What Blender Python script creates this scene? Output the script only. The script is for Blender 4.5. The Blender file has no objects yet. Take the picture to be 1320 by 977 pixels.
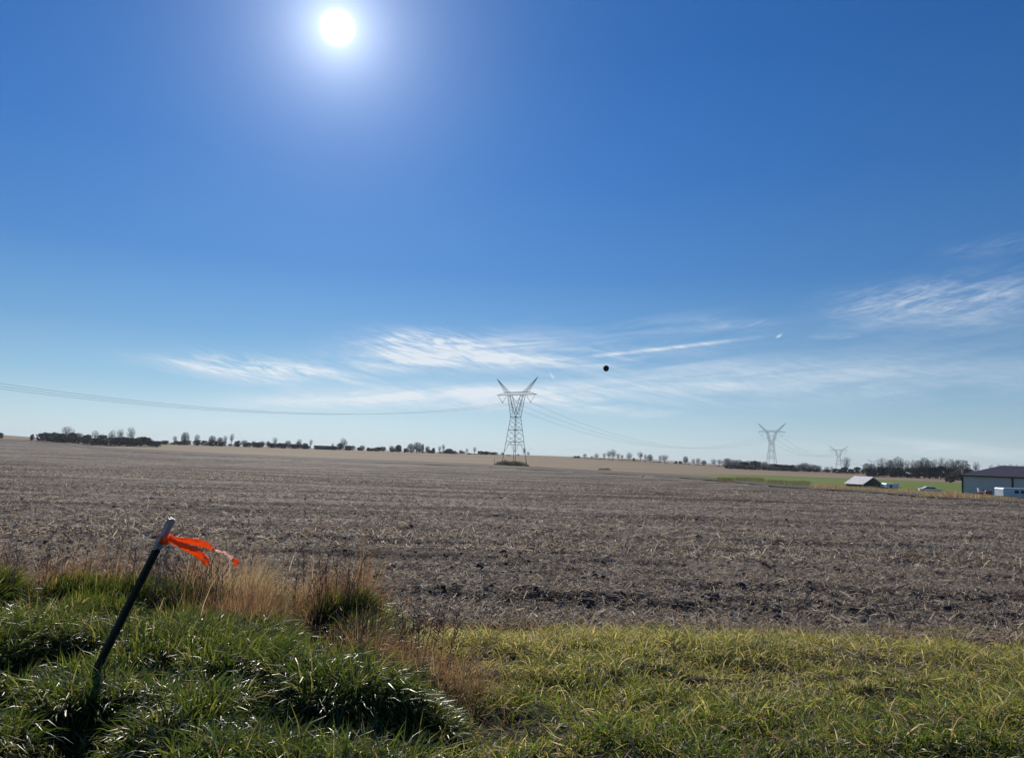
import bpy, math, random
import numpy as np
from mathutils import Matrix, Vector

sc = bpy.context.scene
col = sc.collection
RNG = np.random.default_rng(7)
random.seed(7)
R = math.radians

# ------------------------------------------------------------------ camera
F = 1000.0                                   # focal length in pixels of the 1320 x 977 photograph
EYE = np.array([0.0, 0.0, 1.65])
CAMROT = Matrix.Rotation(R(90 + 5.5), 4, 'X') @ Matrix.Rotation(R(1.9), 4, 'Z')
cam_d = bpy.data.cameras.new('camera')
cam = bpy.data.objects.new('camera', cam_d)
col.objects.link(cam)
cam.matrix_world = Matrix.Translation(EYE) @ CAMROT
cam_d.sensor_fit = 'HORIZONTAL'
cam_d.sensor_width = 36.0
cam_d.lens = 36.0 * F / 1320.0
cam_d.clip_start = 0.05
cam_d.clip_end = 30000
sc.camera = cam
CR = np.array(CAMROT.to_3x3())

def ray(px, py):
    d = CR @ np.array([(px - 660.0) / F, -(py - 488.5) / F, -1.0])
    return d / np.linalg.norm(d)

def azel(px, py):
    d = ray(px, py)
    return math.degrees(math.atan2(d[0], d[1])), math.degrees(math.asin(d[2]))

def at_depth(px, py, y):
    d = ray(px, py)
    return EYE + d * (y / d[1])

# ------------------------------------------------------------------ light
SUN = ray(435, 36)
SUN_EL = math.asin(SUN[2])
SUN_AZ = math.atan2(SUN[0], SUN[1])
sun_d = bpy.data.lights.new('sun', 'SUN')
sun_d.energy = 4.8
sun_d.angle = R(0.53)
sun_d.color = (1.0, 0.92, 0.80)
sun = bpy.data.objects.new('sun', sun_d)
col.objects.link(sun)
sun.rotation_euler = Vector(SUN).to_track_quat('Z', 'Y').to_euler()

sc.view_settings.view_transform = 'Standard'
sc.view_settings.look = 'None'
sc.view_settings.exposure = 0.0
sc.view_settings.gamma = 1.0
sc.view_settings.use_curve_mapping = False
sc.cycles.use_denoising = True
sc.cycles.max_bounces = 6
sc.cycles.transparent_max_bounces = 8

# node helper
class NT:
    def __init__(s, tree):
        s.t = tree
        tree.nodes.clear()
    def n(s, typ, **kw):
        nd = s.t.nodes.new(typ)
        for k, v in kw.items():
            setattr(nd, k, v)
        return nd
    def l(s, a, b):
        s.t.links.new(a, b)
    def put(s, sock, v):
        if isinstance(v, bpy.types.NodeSocket):
            s.l(v, sock)
        else:
            sock.default_value = v
    def m(s, op, a, b=None, c=None, clamp=False):
        nd = s.n('ShaderNodeMath', operation=op, use_clamp=clamp)
        s.put(nd.inputs[0], a)
        if b is not None: s.put(nd.inputs[1], b)
        if c is not None: s.put(nd.inputs[2], c)
        return nd.outputs[0]
    def mr(s, v, a, b, c, d, smooth=False):
        nd = s.n('ShaderNodeMapRange', interpolation_type='SMOOTHSTEP' if smooth else 'LINEAR')
        s.put(nd.inputs[0], v)
        for i, q in enumerate((a, b, c, d)): nd.inputs[i + 1].default_value = q
        return nd.outputs[0]
    def mix(s, f, a, b, mode='MIX'):
        nd = s.n('ShaderNodeMix', data_type='RGBA', blend_type=mode)
        s.put(nd.inputs[0], f)
        for sock, v in ((nd.inputs[6], a), (nd.inputs[7], b)):
            if isinstance(v, tuple): sock.default_value = (*v[:3], 1)
            else: s.l(v, sock)
        return nd.outputs[2]
    def xyz(s, x, y, z):
        nd = s.n('ShaderNodeCombineXYZ')
        for i, q in enumerate((x, y, z)): s.put(nd.inputs[i], q)
        return nd.outputs[0]
    def noise(s, vec, scale, detail=4, rough=.55, dist=0, dims='3D'):
        nd = s.n('ShaderNodeTexNoise', noise_dimensions=dims)
        if vec is not None: s.l(vec, nd.inputs['Vector'])
        nd.inputs['Scale'].default_value = scale
        nd.inputs['Detail'].default_value = detail
        nd.inputs['Roughness'].default_value = rough
        nd.inputs['Distortion'].default_value = dist
        return nd.outputs[0]

world = bpy.data.worlds.new('World')
sc.world = world
world.use_nodes = True
W = NT(world.node_tree)
BG = 0.06
sky = W.n('ShaderNodeTexSky', sky_type='NISHITA')
sky.sun_disc = False
sky.sun_elevation = SUN_EL
sky.sun_rotation = SUN_AZ
sky.altitude = 200
sky.air_density = 1.0
sky.dust_density = 0.15
sky.ozone_density = 2.2
hsv = W.n('ShaderNodeHueSaturation')
hsv.inputs['Hue'].default_value = 0.505
hsv.inputs['Saturation'].default_value = 1.22
hsv.inputs['Value'].default_value = 1.0
W.l(sky.outputs[0], hsv.inputs['Color'])
skyc = hsv.outputs[0]

tc = W.n('ShaderNodeTexCoord')
sep = W.n('ShaderNodeSeparateXYZ')
nrm = W.n('ShaderNodeVectorMath', operation='NORMALIZE')
W.l(tc.outputs['Generated'], nrm.inputs[0])
DIR = nrm.outputs[0]
W.l(DIR, sep.inputs[0])
AZ = W.m('MULTIPLY', W.m('ARCTAN2', sep.outputs[0], sep.outputs[1]), 180 / math.pi)
EL = W.m('MULTIPLY', W.m('ARCSINE', sep.outputs[2]), 180 / math.pi)

def blob(x0, y0, x1, y1, hw, soft=1.0):
    """an elongated patch of sky between two directions, hw = half thickness in photo pixels"""
    a0, e0 = azel(x0, y0); a1, e1 = azel(x1, y1)
    ca, ce = (a0 + a1) / 2, (e0 + e1) / 2
    L = math.hypot(a1 - a0, e1 - e0) / 2
    tx, ty = (a1 - a0) / (2 * L), (e1 - e0) / (2 * L)
    w = hw * 0.055
    da = W.m('SUBTRACT', AZ, ca); de = W.m('SUBTRACT', EL, ce)
    u = W.m('DIVIDE', W.m('ADD', W.m('MULTIPLY', da, tx), W.m('MULTIPLY', de, ty)), L)
    v = W.m('DIVIDE', W.m('ADD', W.m('MULTIPLY', da, -ty), W.m('MULTIPLY', de, tx)), w)
    u2 = W.m('POWER', W.m('ABSOLUTE', u), 3.0)
    v2 = W.m('MULTIPLY', v, v)
    return W.m('EXPONENT', W.m('MULTIPLY', W.m('ADD', u2, v2), -1.0))

def streak(angle, along, across, seed, detail=7, rough=.6, dist=.6):
    c, s_ = math.cos(R(angle)), math.sin(R(angle))
    u = W.m('ADD', W.m('MULTIPLY', AZ, c), W.m('MULTIPLY', EL, s_))
    v = W.m('ADD', W.m('MULTIPLY', AZ, -s_), W.m('MULTIPLY', EL, c))
    vec = W.xyz(W.m('MULTIPLY_ADD', u, along, seed), W.m('MULTIPLY', v, across), seed * 1.7)
    return W.noise(vec, 1.0, detail, rough, dist)

st1 = streak(-9, .13, 1.0, 3.1)
st2 = streak(6, .10, 1.1, 11.7)
st3 = streak(-15, .24, 1.5, 23.4, 8, .66, 1.8)
st4 = streak(15, .20, 1.2, 31.9, 8, .66, 1.8)
c1 = W.mr(st1, .34, .74, 0, 1, True)
c2 = W.mr(st2, .36, .70, 0, 1, True)
c3 = W.mr(st3, .36, .78, 0, 1, True)
c4 = W.mr(st4, .34, .80, 0, 1, True)

def acc(terms):
    t = None
    for b, tex, k in terms:
        q = W.m('MULTIPLY', W.m('MULTIPLY', b, tex), k)
        t = q if t is None else W.m('ADD', t, q)
    return t
veil = W.mr(st2, .25, .7, .35, 1, True)
cirrus = acc([
    (blob(470, 447, 660, 452, 20), c3, 1.15),
    (blob(500, 438, 600, 452, 15), c3, .8),
    (blob(420, 466, 760, 460, 14), c1, 1.0),
    (blob(470, 446, 720, 450, 20), veil, .22),
    (blob(430, 452, 800, 452, 22), c2, .45),
    (blob(205, 468, 480, 492, 12), c1, 1.2),
    (blob(230, 465, 460, 486, 14), c3, .75),
    (blob(330, 507, 780, 508, 17), veil, .34),
    (blob(240, 462, 420, 480, 8), c3, .7),
    (blob(325, 518, 720, 504, 10), veil, 1.0),
    (blob(380, 520, 640, 524, 7), c1, .8),
    (blob(520, 505, 820, 520, 12), c1, .75),
    (blob(660, 500, 1120, 484, 11), veil, .36),
    (blob(640, 455, 960, 470, 20), c2, .35),
    (blob(690, 515, 900, 540, 9), c2, .35),
    (blob(756, 460, 950, 438, 2.2), W.mr(st3, .3, .7, .3, 1, True), .85),
    (blob(720, 462, 930, 446, 8), c1, .25),
    (blob(1001, 435, 1008, 431, 1.3), 1.0, .7),
    (blob(709, 481, 714, 488, 1.4), 1.0, .5),
    (blob(1070, 402, 1240, 378, 20), c4, .50),
    (blob(1180, 400, 1350, 370, 24), c4, .48),
    (blob(1080, 410, 1360, 400, 24), veil, .2),
    (blob(1050, 434, 1110, 434, 3), c2, .55),
    (blob(890, 418, 990, 416, 6), c4, .32),
    (blob(1220, 325, 1360, 305, 9), c4, .2),
    (blob(880, 486, 1400, 478, 34), veil, .34),
    (blob(680, 500, 1100, 500, 26), c1, .4),
    (blob(1110, 566, 1360, 588, 6), veil, .5),
    (blob(1000, 572, 1330, 592, 5), veil, .3),
    (blob(160, 540, 560, 545, 11), veil, .22),
    (blob(700, 420, 1000, 415, 14), c2, .22),
])
fib = W.mr(streak(-10, .55, 4.2, 57.3, 6, .62, .8), .34, .66, .58, 1.18, True)
cirrus = W.m('MINIMUM', W.m('MULTIPLY', cirrus, W.m('MULTIPLY_ADD', fib, .7, .3)), .93)
cloud_rgb = tuple(v / BG for v in (.78, .84, .90))
# grade the clear sky to the day's own colours: pale at the horizon, deep blue overhead, deeper away from the sun
dotn = W.n('ShaderNodeVectorMath', operation='DOT_PRODUCT')
W.l(DIR, dotn.inputs[0]); dotn.inputs[1].default_value = tuple(SUN)
TH = W.m('MULTIPLY', W.m('ARCCOSINE', W.m('MINIMUM', dotn.outputs['Value'], .9999999)), 180 / math.pi)
ramp = W.n('ShaderNodeValToRGB')
STOPS = [(-5, (.50, .62, .66)), (.3, (.70, .85, .90)), (2.0, (.56, .78, .90)), (4.5, (.335, .60, .83)), (8, (.185, .42, .74)), (13, (.086, .275, .65)),
         (20, (.046, .196, .56)), (28, (.028, .150, .475)), (40, (.022, .122, .40)), (60, (.026, .105, .34)), (90, (.02, .09, .30))]
el = ramp.color_ramp.elements
while len(el) < len(STOPS): el.new(.5)
for e_, (d_, c_) in zip(el, STOPS): e_.position = (d_ + 10) / 100; e_.color = (*c_, 1)
W.l(W.m('DIVIDE', W.m('ADD', EL, 10), 100), ramp.inputs[0])
away = W.m('DIVIDE', W.mr(TH, 6, 58, 1.06, .70, True), BG)
graded = W.mix(1.0, ramp.outputs[0], W.xyz(away, away, away), 'MULTIPLY')
skyc = W.mix(.93, skyc, graded)
skyc = W.mix(cirrus, skyc, cloud_rgb)
# the sun itself and its aureole in thin high haze
disc = W.mr(TH, .2, 1.3, 3.0, 0, True)
g1 = W.m('MULTIPLY', W.m('EXPONENT', W.m('DIVIDE', TH, -1.5)), 1.0)
g2 = W.m('MULTIPLY', W.m('EXPONENT', W.m('DIVIDE', TH, -4.8)), .58)
glow = W.m('DIVIDE', W.m('ADD', disc, W.m('ADD', g1, g2)), BG)
glow_c = W.mix(1.0, (.86, .93, 1), W.xyz(glow, glow, glow), 'MULTIPLY')
skyc = W.mix(1.0, skyc, glow_c, 'ADD')
bg = W.n('ShaderNodeBackground')
bg.inputs['Strength'].default_value = BG
W.l(skyc, bg.inputs['Color'])
wo = W.n('ShaderNodeOutputWorld')
W.l(bg.outputs[0], wo.inputs[0])

# ------------------------------------------------------------------ mesh helpers
def tag(o, label=None, cat=None, group=None, kind=None):
    if label: o['label'] = label
    if cat: o['category'] = cat
    if group: o['group'] = group
    if kind: o['kind'] = kind
    return o

def np_mesh(name, V, Q, mat=None, parent=None, colors=None, smooth=False, loc=None):
    V = np.ascontiguousarray(V, dtype=np.float32).reshape(-1, 3)
    Q = np.ascontiguousarray(Q, dtype=np.int32)
    k = Q.shape[1]
    me = bpy.data.meshes.new(name)
    me.vertices.add(len(V)); me.vertices.foreach_set('co', V.ravel())
    me.loops.add(Q.size); me.loops.foreach_set('vertex_index', Q.ravel())
    me.polygons.add(len(Q))
    me.polygons.foreach_set('loop_start', np.arange(0, Q.size, k, dtype=np.int32))
    if smooth: me.polygons.foreach_set('use_smooth', np.ones(len(Q), dtype=bool))
    if colors is not None:
        a = me.color_attributes.new('tint', 'FLOAT_COLOR', 'POINT')
        c = np.ones((len(V), 4), dtype=np.float32); c[:, :3] = colors
        a.data.foreach_set('color', c.ravel())
    me.update(calc_edges=True)
    if mat: me.materials.append(mat)
    o = bpy.data.objects.new(name, me)
    col.objects.link(o)
    if parent: o.parent = parent
    if loc is not None: o.location = loc
    return o

def empty(name, loc, rz=0):
    o = bpy.data.objects.new(name, None)
    o.empty_display_size = .3
    col.objects.link(o)
    o.location = loc; o.rotation_euler = (0, 0, rz)
    return o

def copy_tree(o, parent=None):
    c = o.copy(); col.objects.link(c)
    if parent: c.parent = parent
    for ch in list(o.children): copy_tree(ch, c)
    return c

class MB:
    """collects boxes, tubes and polygons, then links them as one mesh object"""
    def __init__(s): s.v = []; s.f = []
    def add(s, vs, fs):
        b = len(s.v); s.v += [tuple(map(float, v)) for v in vs]; s.f += [tuple(b + i for i in f) for f in fs]
    def box(s, x0, x1, y0, y1, z0, z1):
        s.add([(x0, y0, z0), (x1, y0, z0), (x1, y1, z0), (x0, y1, z0), (x0, y0, z1), (x1, y0, z1), (x1, y1, z1), (x0, y1, z1)],
              [(3, 2, 1, 0), (4, 5, 6, 7), (0, 1, 5, 4), (1, 2, 6, 5), (2, 3, 7, 6), (3, 0, 4, 7)])
    def bar(s, a, b, r0, r1=None, n=4):
        r1 = r0 if r1 is None else r1
        a, b = np.array(a, float), np.array(b, float)
        d = b - a; L = np.linalg.norm(d)
        if L < 1e-6: return
        d /= L
        u = np.cross(d, (0, 0, 1) if abs(d[2]) < .9 else (1, 0, 0)); u /= np.linalg.norm(u); w = np.cross(d, u)
        vs = []
        for p, r in ((a, r0), (b, r1)):
            for k in range(n):
                t = 2 * math.pi * (k + .5) / n
                vs.append(p + r * (math.cos(t) * u + math.sin(t) * w))
        s.add(vs, [(k, (k + 1) % n, n + (k + 1) % n, n + k) for k in range(n)] + [tuple(range(n))[::-1], tuple(range(n, 2 * n))])
    def prism(s, prof, y0, y1):
        """profile in x,z extruded along y"""
        n = len(prof)
        s.add([(x, y0, z) for x, z in prof] + [(x, y1, z) for x, z in prof],
              [(k, (k + 1) % n, n + (k + 1) % n, n + k) for k in range(n)] + [tuple(range(n))[::-1], tuple(range(n, 2 * n))])
    def build(s, name, mat, parent=None, smooth=False):
        me = bpy.data.meshes.new(name); me.from_pydata(s.v, [], s.f)
        me.update()
        if smooth: me.polygons.foreach_set('use_smooth', [True] * len(me.polygons))
        me.materials.append(mat)
        o = bpy.data.objects.new(name, me); col.objects.link(o)
        if parent: o.parent = parent
        return o

# value noise on numpy arrays
_perm = RNG.random((512, 512)).astype(np.float32)
def vnoise(x, y):
    xi = np.floor(x).astype(int); yi = np.floor(y).astype(int)
    fx = x - xi; fy = y - yi
    fx = fx * fx * (3 - 2 * fx); fy = fy * fy * (3 - 2 * fy)
    a = _perm[xi & 511, yi & 511]; b = _perm[(xi + 1) & 511, yi & 511]
    c = _perm[xi & 511, (yi + 1) & 511]; d = _perm[(xi + 1) & 511, (yi + 1) & 511]
    return (a * (1 - fx) + b * fx) * (1 - fy) + (c * (1 - fx) + d * fx) * fy
def fbm(x, y, o=4):
    t = 0; a = .5
    for k in range(o):
        t = t + a * vnoise(x * 2 ** k + 17.3 * k, y * 2 ** k + 5.1 * k); a *= .5
    return t

# ------------------------------------------------------------------ terrain
_py = np.array([-60, 0, 4, 7, 10, 14, 40, 130, 250, 370, 450, 20000.])
_pz = np.array([0.05, 0, -.03, -.20, -.42, -.55, -1.1, -2.6, -3.4, -3.9, -3.95, -3.95])
_ax = np.array([-2000, -400, 0, 60, 130, 245, 400, 540, 640, 710, 780, 830, 900, 945, 1050, 1320, 3000.])
_ar = np.array([7.5, 7.5, 7.6, 6.0, 3.6, 4.3, 4.2, 3.6, 4.2, 4.6, 3.5, 2.9, 1.5, .7, .2, 0, 0])
def terrain(x, y):
    x = np.asarray(x, float); y = np.asarray(y, float)
    z = (np.interp(y - 1.0, _py, _pz) + np.interp(y, _py, _pz) + np.interp(y + 1.0, _py, _pz)) / 3
    px = 660 + 1000 * x / np.maximum(y, 1.0)
    t = np.clip((y - 400) / 270, 0, 1); t = t * t * (3 - 2 * t)
    fade = 1 - np.clip((y - 900) / 2500, 0, 1)
    q = np.clip((y - 600) / 2200, 0, 1); q = q * q * (3 - 2 * q)
    return z + np.interp(px, _ax, _ar) * t * fade - np.interp(px, [830, 945, 1100, 3000], [0, 22, 42, 42]) * q

def hit(px, py, ymax=1500.):
    d = ray(px, py)
    ys = np.geomspace(2, ymax, 3000)
    P = EYE[:, None] + d[:, None] * (ys / d[1])
    below = P[2] < terrain(P[0], P[1])
    i = int(np.argmax(below)) if below.any() else len(ys) - 1
    return P[:, i].copy()

# ------------------------------------------------------------------ materials
def new_mat(name):
    m = bpy.data.materials.new(name); m.use_nodes = True
    return m, NT(m.node_tree)

def simple(name, rgb, rough=.7, metal=0, var=.25, scale=6, bump=0.0, spec=.5):
    m, t = new_mat(name)
    p = t.n('ShaderNodeBsdfPrincipled'); o = t.n('ShaderNodeOutputMaterial')
    t.l(p.outputs[0], o.inputs[0])
    c = t.n('ShaderNodeTexCoord')
    nz = t.noise(c.outputs['Object'], scale, 5, .6)
    lo = tuple(v * (1 - var) for v in rgb); hi = tuple(min(1, v * (1 + var)) for v in rgb)
    t.l(t.mix(t.mr(nz, .3, .7, 0, 1), lo, hi), p.inputs['Base Color'])
    p.inputs['Roughness'].default_value = rough
    p.inputs['Metallic'].default_value = metal
    p.inputs['Specular IOR Level'].default_value = spec
    if bump:
        b = t.n('ShaderNodeBump'); b.inputs['Strength'].default_value = bump; b.inputs['Distance'].default_value = .02
        t.l(nz, b.inputs['Height']); t.l(b.outputs[0], p.inputs['Normal'])
    return m

def leaf_mat(name, rough=.38, trans=.4, spec=.5, thru=(1.45, 1.48, 1.05)):
    m, t = new_mat(name)
    a = t.n('ShaderNodeVertexColor', layer_name='tint')
    p = t.n('ShaderNodeBsdfPrincipled'); tr = t.n('ShaderNodeBsdfTranslucent')
    mx = t.n('ShaderNodeMixShader'); o = t.n('ShaderNodeOutputMaterial')
    t.l(a.outputs[0], p.inputs['Base Color'])
    g = t.mix(1.0, a.outputs[0], thru, 'MULTIPLY')
    t.l(g, tr.inputs[0])
    p.inputs['Roughness'].default_value = rough
    p.inputs['Specular IOR Level'].default_value = spec
    mx.inputs[0].default_value = trans
    t.l(p.outputs[0], mx.inputs[1]); t.l(tr.outputs[0], mx.inputs[2]); t.l(mx.outputs[0], o.inputs[0])
    return m

def ground_mat(name, cols, s1, s2, stretch=(1, 1, 1), rough=.95, bump=.5, dist=.03, row=0.0):
    """mottled earth: cols = dark, mid, light"""
    m, t = new_mat(name)
    p = t.n('ShaderNodeBsdfPrincipled'); o = t.n('ShaderNodeOutputMaterial')
    t.l(p.outputs[0], o.inputs[0])
    c = t.n('ShaderNodeTexCoord')
    mp = t.n('ShaderNodeMapping'); t.l(c.outputs['Object'], mp.inputs[0]); mp.inputs['Scale'].default_value = stretch
    n1 = t.noise(mp.outputs[0], s1, 8, .62)
    n2 = t.noise(c.outputs['Object'], s2, 6, .7)
    big = t.noise(mp.outputs[0], s1 * .12, 4, .5)
    f = t.m('ADD', t.m('MULTIPLY', n2, .6), t.m('ADD', t.m('MULTIPLY', n1, .4), t.m('MULTIPLY', t.m('SUBTRACT', big, .5), .35)))
    if row:                                            # passes of the tillage, running across the view
        mr_ = t.n('ShaderNodeMapping'); t.l(c.outputs['Object'], mr_.inputs[0])
        mr_.inputs['Rotation'].default_value = (0, 0, R(1.5)); mr_.inputs['Scale'].default_value = (.012, .42, 1)
        r1 = t.noise(mr_.outputs[0], 1.0, 5, .6, .3)
        mr2 = t.n('ShaderNodeMapping'); t.l(c.outputs['Object'], mr2.inputs[0]); mr2.inputs['Scale'].default_value = (.10, .35, 1)
        r2 = t.noise(mr2.outputs[0], 1.0, 6, .65)
        f = t.m('ADD', f, t.m('MULTIPLY', t.m('ADD', t.m('SUBTRACT', r1, .5), t.m('MULTIPLY', t.m('SUBTRACT', r2, .5), .8)), row))
    a = t.mix(t.mr(f, .36, .52, 0, 1), cols[0], cols[1])
    b = t.mix(t.mr(f, .50, .68, 0, 1), a, cols[2])
    t.l(b, p.inputs['Base Color'])
    p.inputs['Roughness'].default_value = rough
    p.inputs['Specular IOR Level'].default_value = .1
    if bump:
        bn = t.n('ShaderNodeBump'); bn.inputs['Strength'].default_value = bump; bn.inputs['Distance'].default_value = dist
        t.l(f, bn.inputs['Height']); t.l(bn.outputs[0], p.inputs['Normal'])
    return m

M = {}
M['soil'] = ground_mat('tilled_soil', ((.045, .034, .027), (.128, .101, .081), (.29, .24, .19)), 1.2, 14, (.35, 1, 1), bump=.9, dist=.06, row=1.1)
M['margin'] = ground_mat('margin_soil', ((.07, .058, .045), (.105, .088, .07), (.14, .12, .09)), .5, 3, (.2, 1, 1), bump=.2)
M['stubble'] = ground_mat('tan_stubble', ((.175, .128, .080), (.25, .185, .115), (.31, .235, .15)), .03, .8, (.25, 1, 1), bump=.2)
M['wheat'] = ground_mat('young_wheat', ((.095, .14, .020), (.135, .19, .028), (.19, .20, .055)), .05, 1.2, (.3, 1, 1), bump=.2)
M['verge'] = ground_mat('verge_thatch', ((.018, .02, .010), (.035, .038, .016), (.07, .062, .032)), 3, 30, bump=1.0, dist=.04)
M['grass'] = leaf_mat('green_blades', .48, .60, .5, (1.62, 1.64, 1.0))
M['rank'] = leaf_mat('rank_blades', .42, .40, .55, (1.6, 1.6, .9))
M['dry'] = leaf_mat('dry_blades', .6, .52, .3, (1.55, 1.45, 1.15))
M['straw'] = leaf_mat('straw_residue', .65, .34, .28, (1.5, 1.45, 1.33))
M['steel'] = simple('galvanised_steel', (.15, .16, .18), .6, .4, .15, 1)
M['cable'] = simple('aluminium_cable', (.20, .21, .22), .5, .5, .1, 1)
M['insulator'] = simple('insulator_glass', (.18, .19, .20), .3, 0, .1, 2)
M['bark'] = simple('bark', (.11, .095, .085), .9, 0, .3, 4)
M['twig'] = simple('twigs', (.13, .115, .11), .9, 0, .25, 2)
M['conifer'] = simple('conifer_needles', (.030, .042, .026), .8, 0, .4, 1.5)
M['brush'] = simple('dark_brush', (.095, .08, .07), .9, 0, .35, 1.5)
M['olive'] = simple('olive_leaves', (.14, .12, .05), .8, 0, .35, 1.5)

# ------------------------------------------------------------------ ground sheets
def grid_faces(nr, nc):
    i = np.arange(nr - 1)[:, None] * nc + np.arange(nc - 1)[None, :]
    return np.stack([i, i + 1, i + nc + 1, i + nc], -1).reshape(-1, 4)

# base sheet to the horizon
rr = np.concatenate([[0.5], np.geomspace(3, 6500, 220)])
aa = np.concatenate([np.radians(np.linspace(-180, -50, 60)[:-1]), np.radians(np.linspace(-50, 50, 420)), np.radians(np.linspace(50, 180, 60)[1:])])
RRg, AAg = np.meshgrid(rr, aa, indexing='ij')
X = RRg * np.sin(AAg); Y = RRg * np.cos(AAg)
Z = terrain(X, Y) - .16
tag(np_mesh('ground', np.stack([X, Y, Z], -1), grid_faces(len(rr), len(aa))[:, ::-1], M['stubble'], smooth=True), kind='structure')

EDGE = np.array([(-600, 545), (-300, 556), (0, 565.5), (60, 567.5), (95, 571.5), (120, 575), (150, 577.8), (200, 580.2), (300, 585), (410, 590), (510, 593.5),
                 (610, 597.6), (640, 599.5), (700, 602.5), (760, 606), (870, 612), (930, 616.5), (1000, 624), (1050, 627), (1100, 630), (1180, 636.5), (1240, 640.5), (1320, 645.5), (1600, 664), (1900, 684)])
def edge(px, off=0):
    return hit(px, float(np.interp(px, EDGE[:, 0], EDGE[:, 1])) + off, 1200)

def sheet(name, mat, pxs, near, far, nrow, zoff, micro=None):
    """near / far: arrays of depth y per column; x follows the column's azimuth"""
    t = np.linspace(0, 1, nrow)[:, None]
    Yg = np.exp(np.log(near)[None, :] * (1 - t) + np.log(far)[None, :] * t)
    Xg = (pxs[None, :] - 660) / 1000 * Yg
    Zg = terrain(Xg, Yg) + zoff
    if micro is not None: Zg = Zg + micro(Xg, Yg)
    o = np_mesh(name, np.stack([Xg, Yg, Zg], -1), grid_faces(nrow, len(pxs)), mat, smooth=True)
    return tag(o, kind='structure')

def far_depth(pxs, off=0):
    P = [edge(p, off) for p in pxs]
    # the ray's azimuth differs a little from the column's (camera roll): re-sample on the true azimuth
    az = np.array([660 + 1000 * p[0] / p[1] for p in P]); y = np.array([p[1] for p in P])
    return np.interp(pxs, az, y)

def field_micro(x, y):
    fade = np.clip(1.3 - y / 160, .25, 1)
    rows = fbm(x * .10 + 3, y * 1.15 - x * .03, 3) - .45
    clod = fbm(x * 2.3, y * 2.3, 3) - .45
    fine = vnoise(x * 9, y * 9) - .5
    edge_ = np.clip((y - 9.4 - .55 * np.clip(x / y / .66, -1, 1.6)) / .8, 0, 1)
    passes = fbm(x * .022 + 40, y * .42 + x * .012, 3) - .45
    return (passes * .5 * np.clip((y - 14) / 20, 0, 1) + rows * .26 * fade + clod * .13 * fade + fine * .06 * np.clip(1.2 - y / 40, 0, 1)) * edge_

coarse = np.linspace(-500, 1850, 236)
FARD = far_depth(coarse)
pxs = np.linspace(-420, 1760, 1000)
farD = np.interp(pxs, coarse, FARD)
NEAR = 9.45 + .55 * np.clip((pxs - 660) / 660, -1, 1.6) + .35 * (fbm(pxs * .02, pxs * 0, 3) - .45)
sheet('field', M['soil'], pxs, NEAR, farD, 640, 0.0, field_micro)
FARD3 = far_depth(coarse, 3.6)
sheet('field_margin', M['margin'], coarse, np.minimum(FARD3, FARD - 4), FARD, 14, .12)
# winter wheat between the field and the farmyard woods
GT = np.array([(840, 611.0), (930, 611.8), (1000, 613.2), (1100, 617), (1170, 619.8), (1240, 622.8), (1330, 627), (1700, 648)])
gp = np.linspace(852, 1640, 90)
gfar = np.array([hit(p, float(np.interp(p, GT[:, 0], GT[:, 1])))[1] for p in gp])
gnear = np.array([edge(p)[1] for p in gp]) + 1.0
sheet('green_field', M['wheat'], gp, np.minimum(gnear, gfar - 3), gfar, 24, .05)
# verge, raised into tussocks where the rank grass grows
def xb(y): return -.05 - (y - 4.3) * .243            # right-hand limit of the tall rank grass
def inframe(x, y, pad=.75): return np.abs(x) < (.66 + .0) * y + pad

def mound(x, y):
    """tufts and hollows of the rank grass, 0 in a hollow and 1 on a tuft"""
    wx = x + .25 * (fbm(x * 1.1 + 7, y * 1.1, 2) - .4); wy = y + .25 * (fbm(x * 1.1, y * 1.1 + 9, 2) - .4)
    f = fbm(wx * 1.9 + 4, wy * 2.5 + 2, 3)
    q = np.clip((f - .33) / .20, 0, 1)
    return q * q * (3 - 2 * q)

def tallness(x, y):
    """height of the rank grass over the verge, metres (0 = only the short sward)"""
    e = np.clip((xb(y) + .35 * (fbm(x * 2, y * 2, 2) - .4) - x) / .5, 0, 1)
    back = np.exp(-((y - 7.5) / .65) ** 2)
    clump = np.exp(-(((x + .95) / .60) ** 2 + ((y - 5.9) / .55) ** 2))
    e = e * (1 - .7 * np.exp(-(((x + 2.35) / .55) ** 2 + ((y - 7.4) / .6) ** 2)))
    return e * (.05 + .31 * mound(x, y) * (.75 + .5 * vnoise(x * .8 + 3, y * .8)) + .15 * back * np.clip((-2.2 - x) / 1.2, .3, 1) + .22 * clump)

def sward(x, y):
    """low tufts of the short verge, metres"""
    f = fbm(x * 1.5 + 44, y * 2.0 + 21, 2)
    q = np.clip((f - .28) / .20, 0, 1)
    return .075 * q * q * (3 - 2 * q) * np.clip((9.7 - y) / 2.0, .2, 1) * np.clip((x - xb(y)) / .5, 0, 1)

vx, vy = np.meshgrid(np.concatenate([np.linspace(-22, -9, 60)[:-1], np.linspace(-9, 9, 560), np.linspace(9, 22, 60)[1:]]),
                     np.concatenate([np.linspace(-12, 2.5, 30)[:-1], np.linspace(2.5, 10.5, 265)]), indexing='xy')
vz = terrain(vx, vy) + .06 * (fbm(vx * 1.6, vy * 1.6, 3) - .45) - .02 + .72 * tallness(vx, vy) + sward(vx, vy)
tag(np_mesh('grass_verge', np.stack([vx, vy, vz], -1), grid_faces(vx.shape[0], vx.shape[1]), M['verge'], smooth=True), kind='structure')

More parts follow.
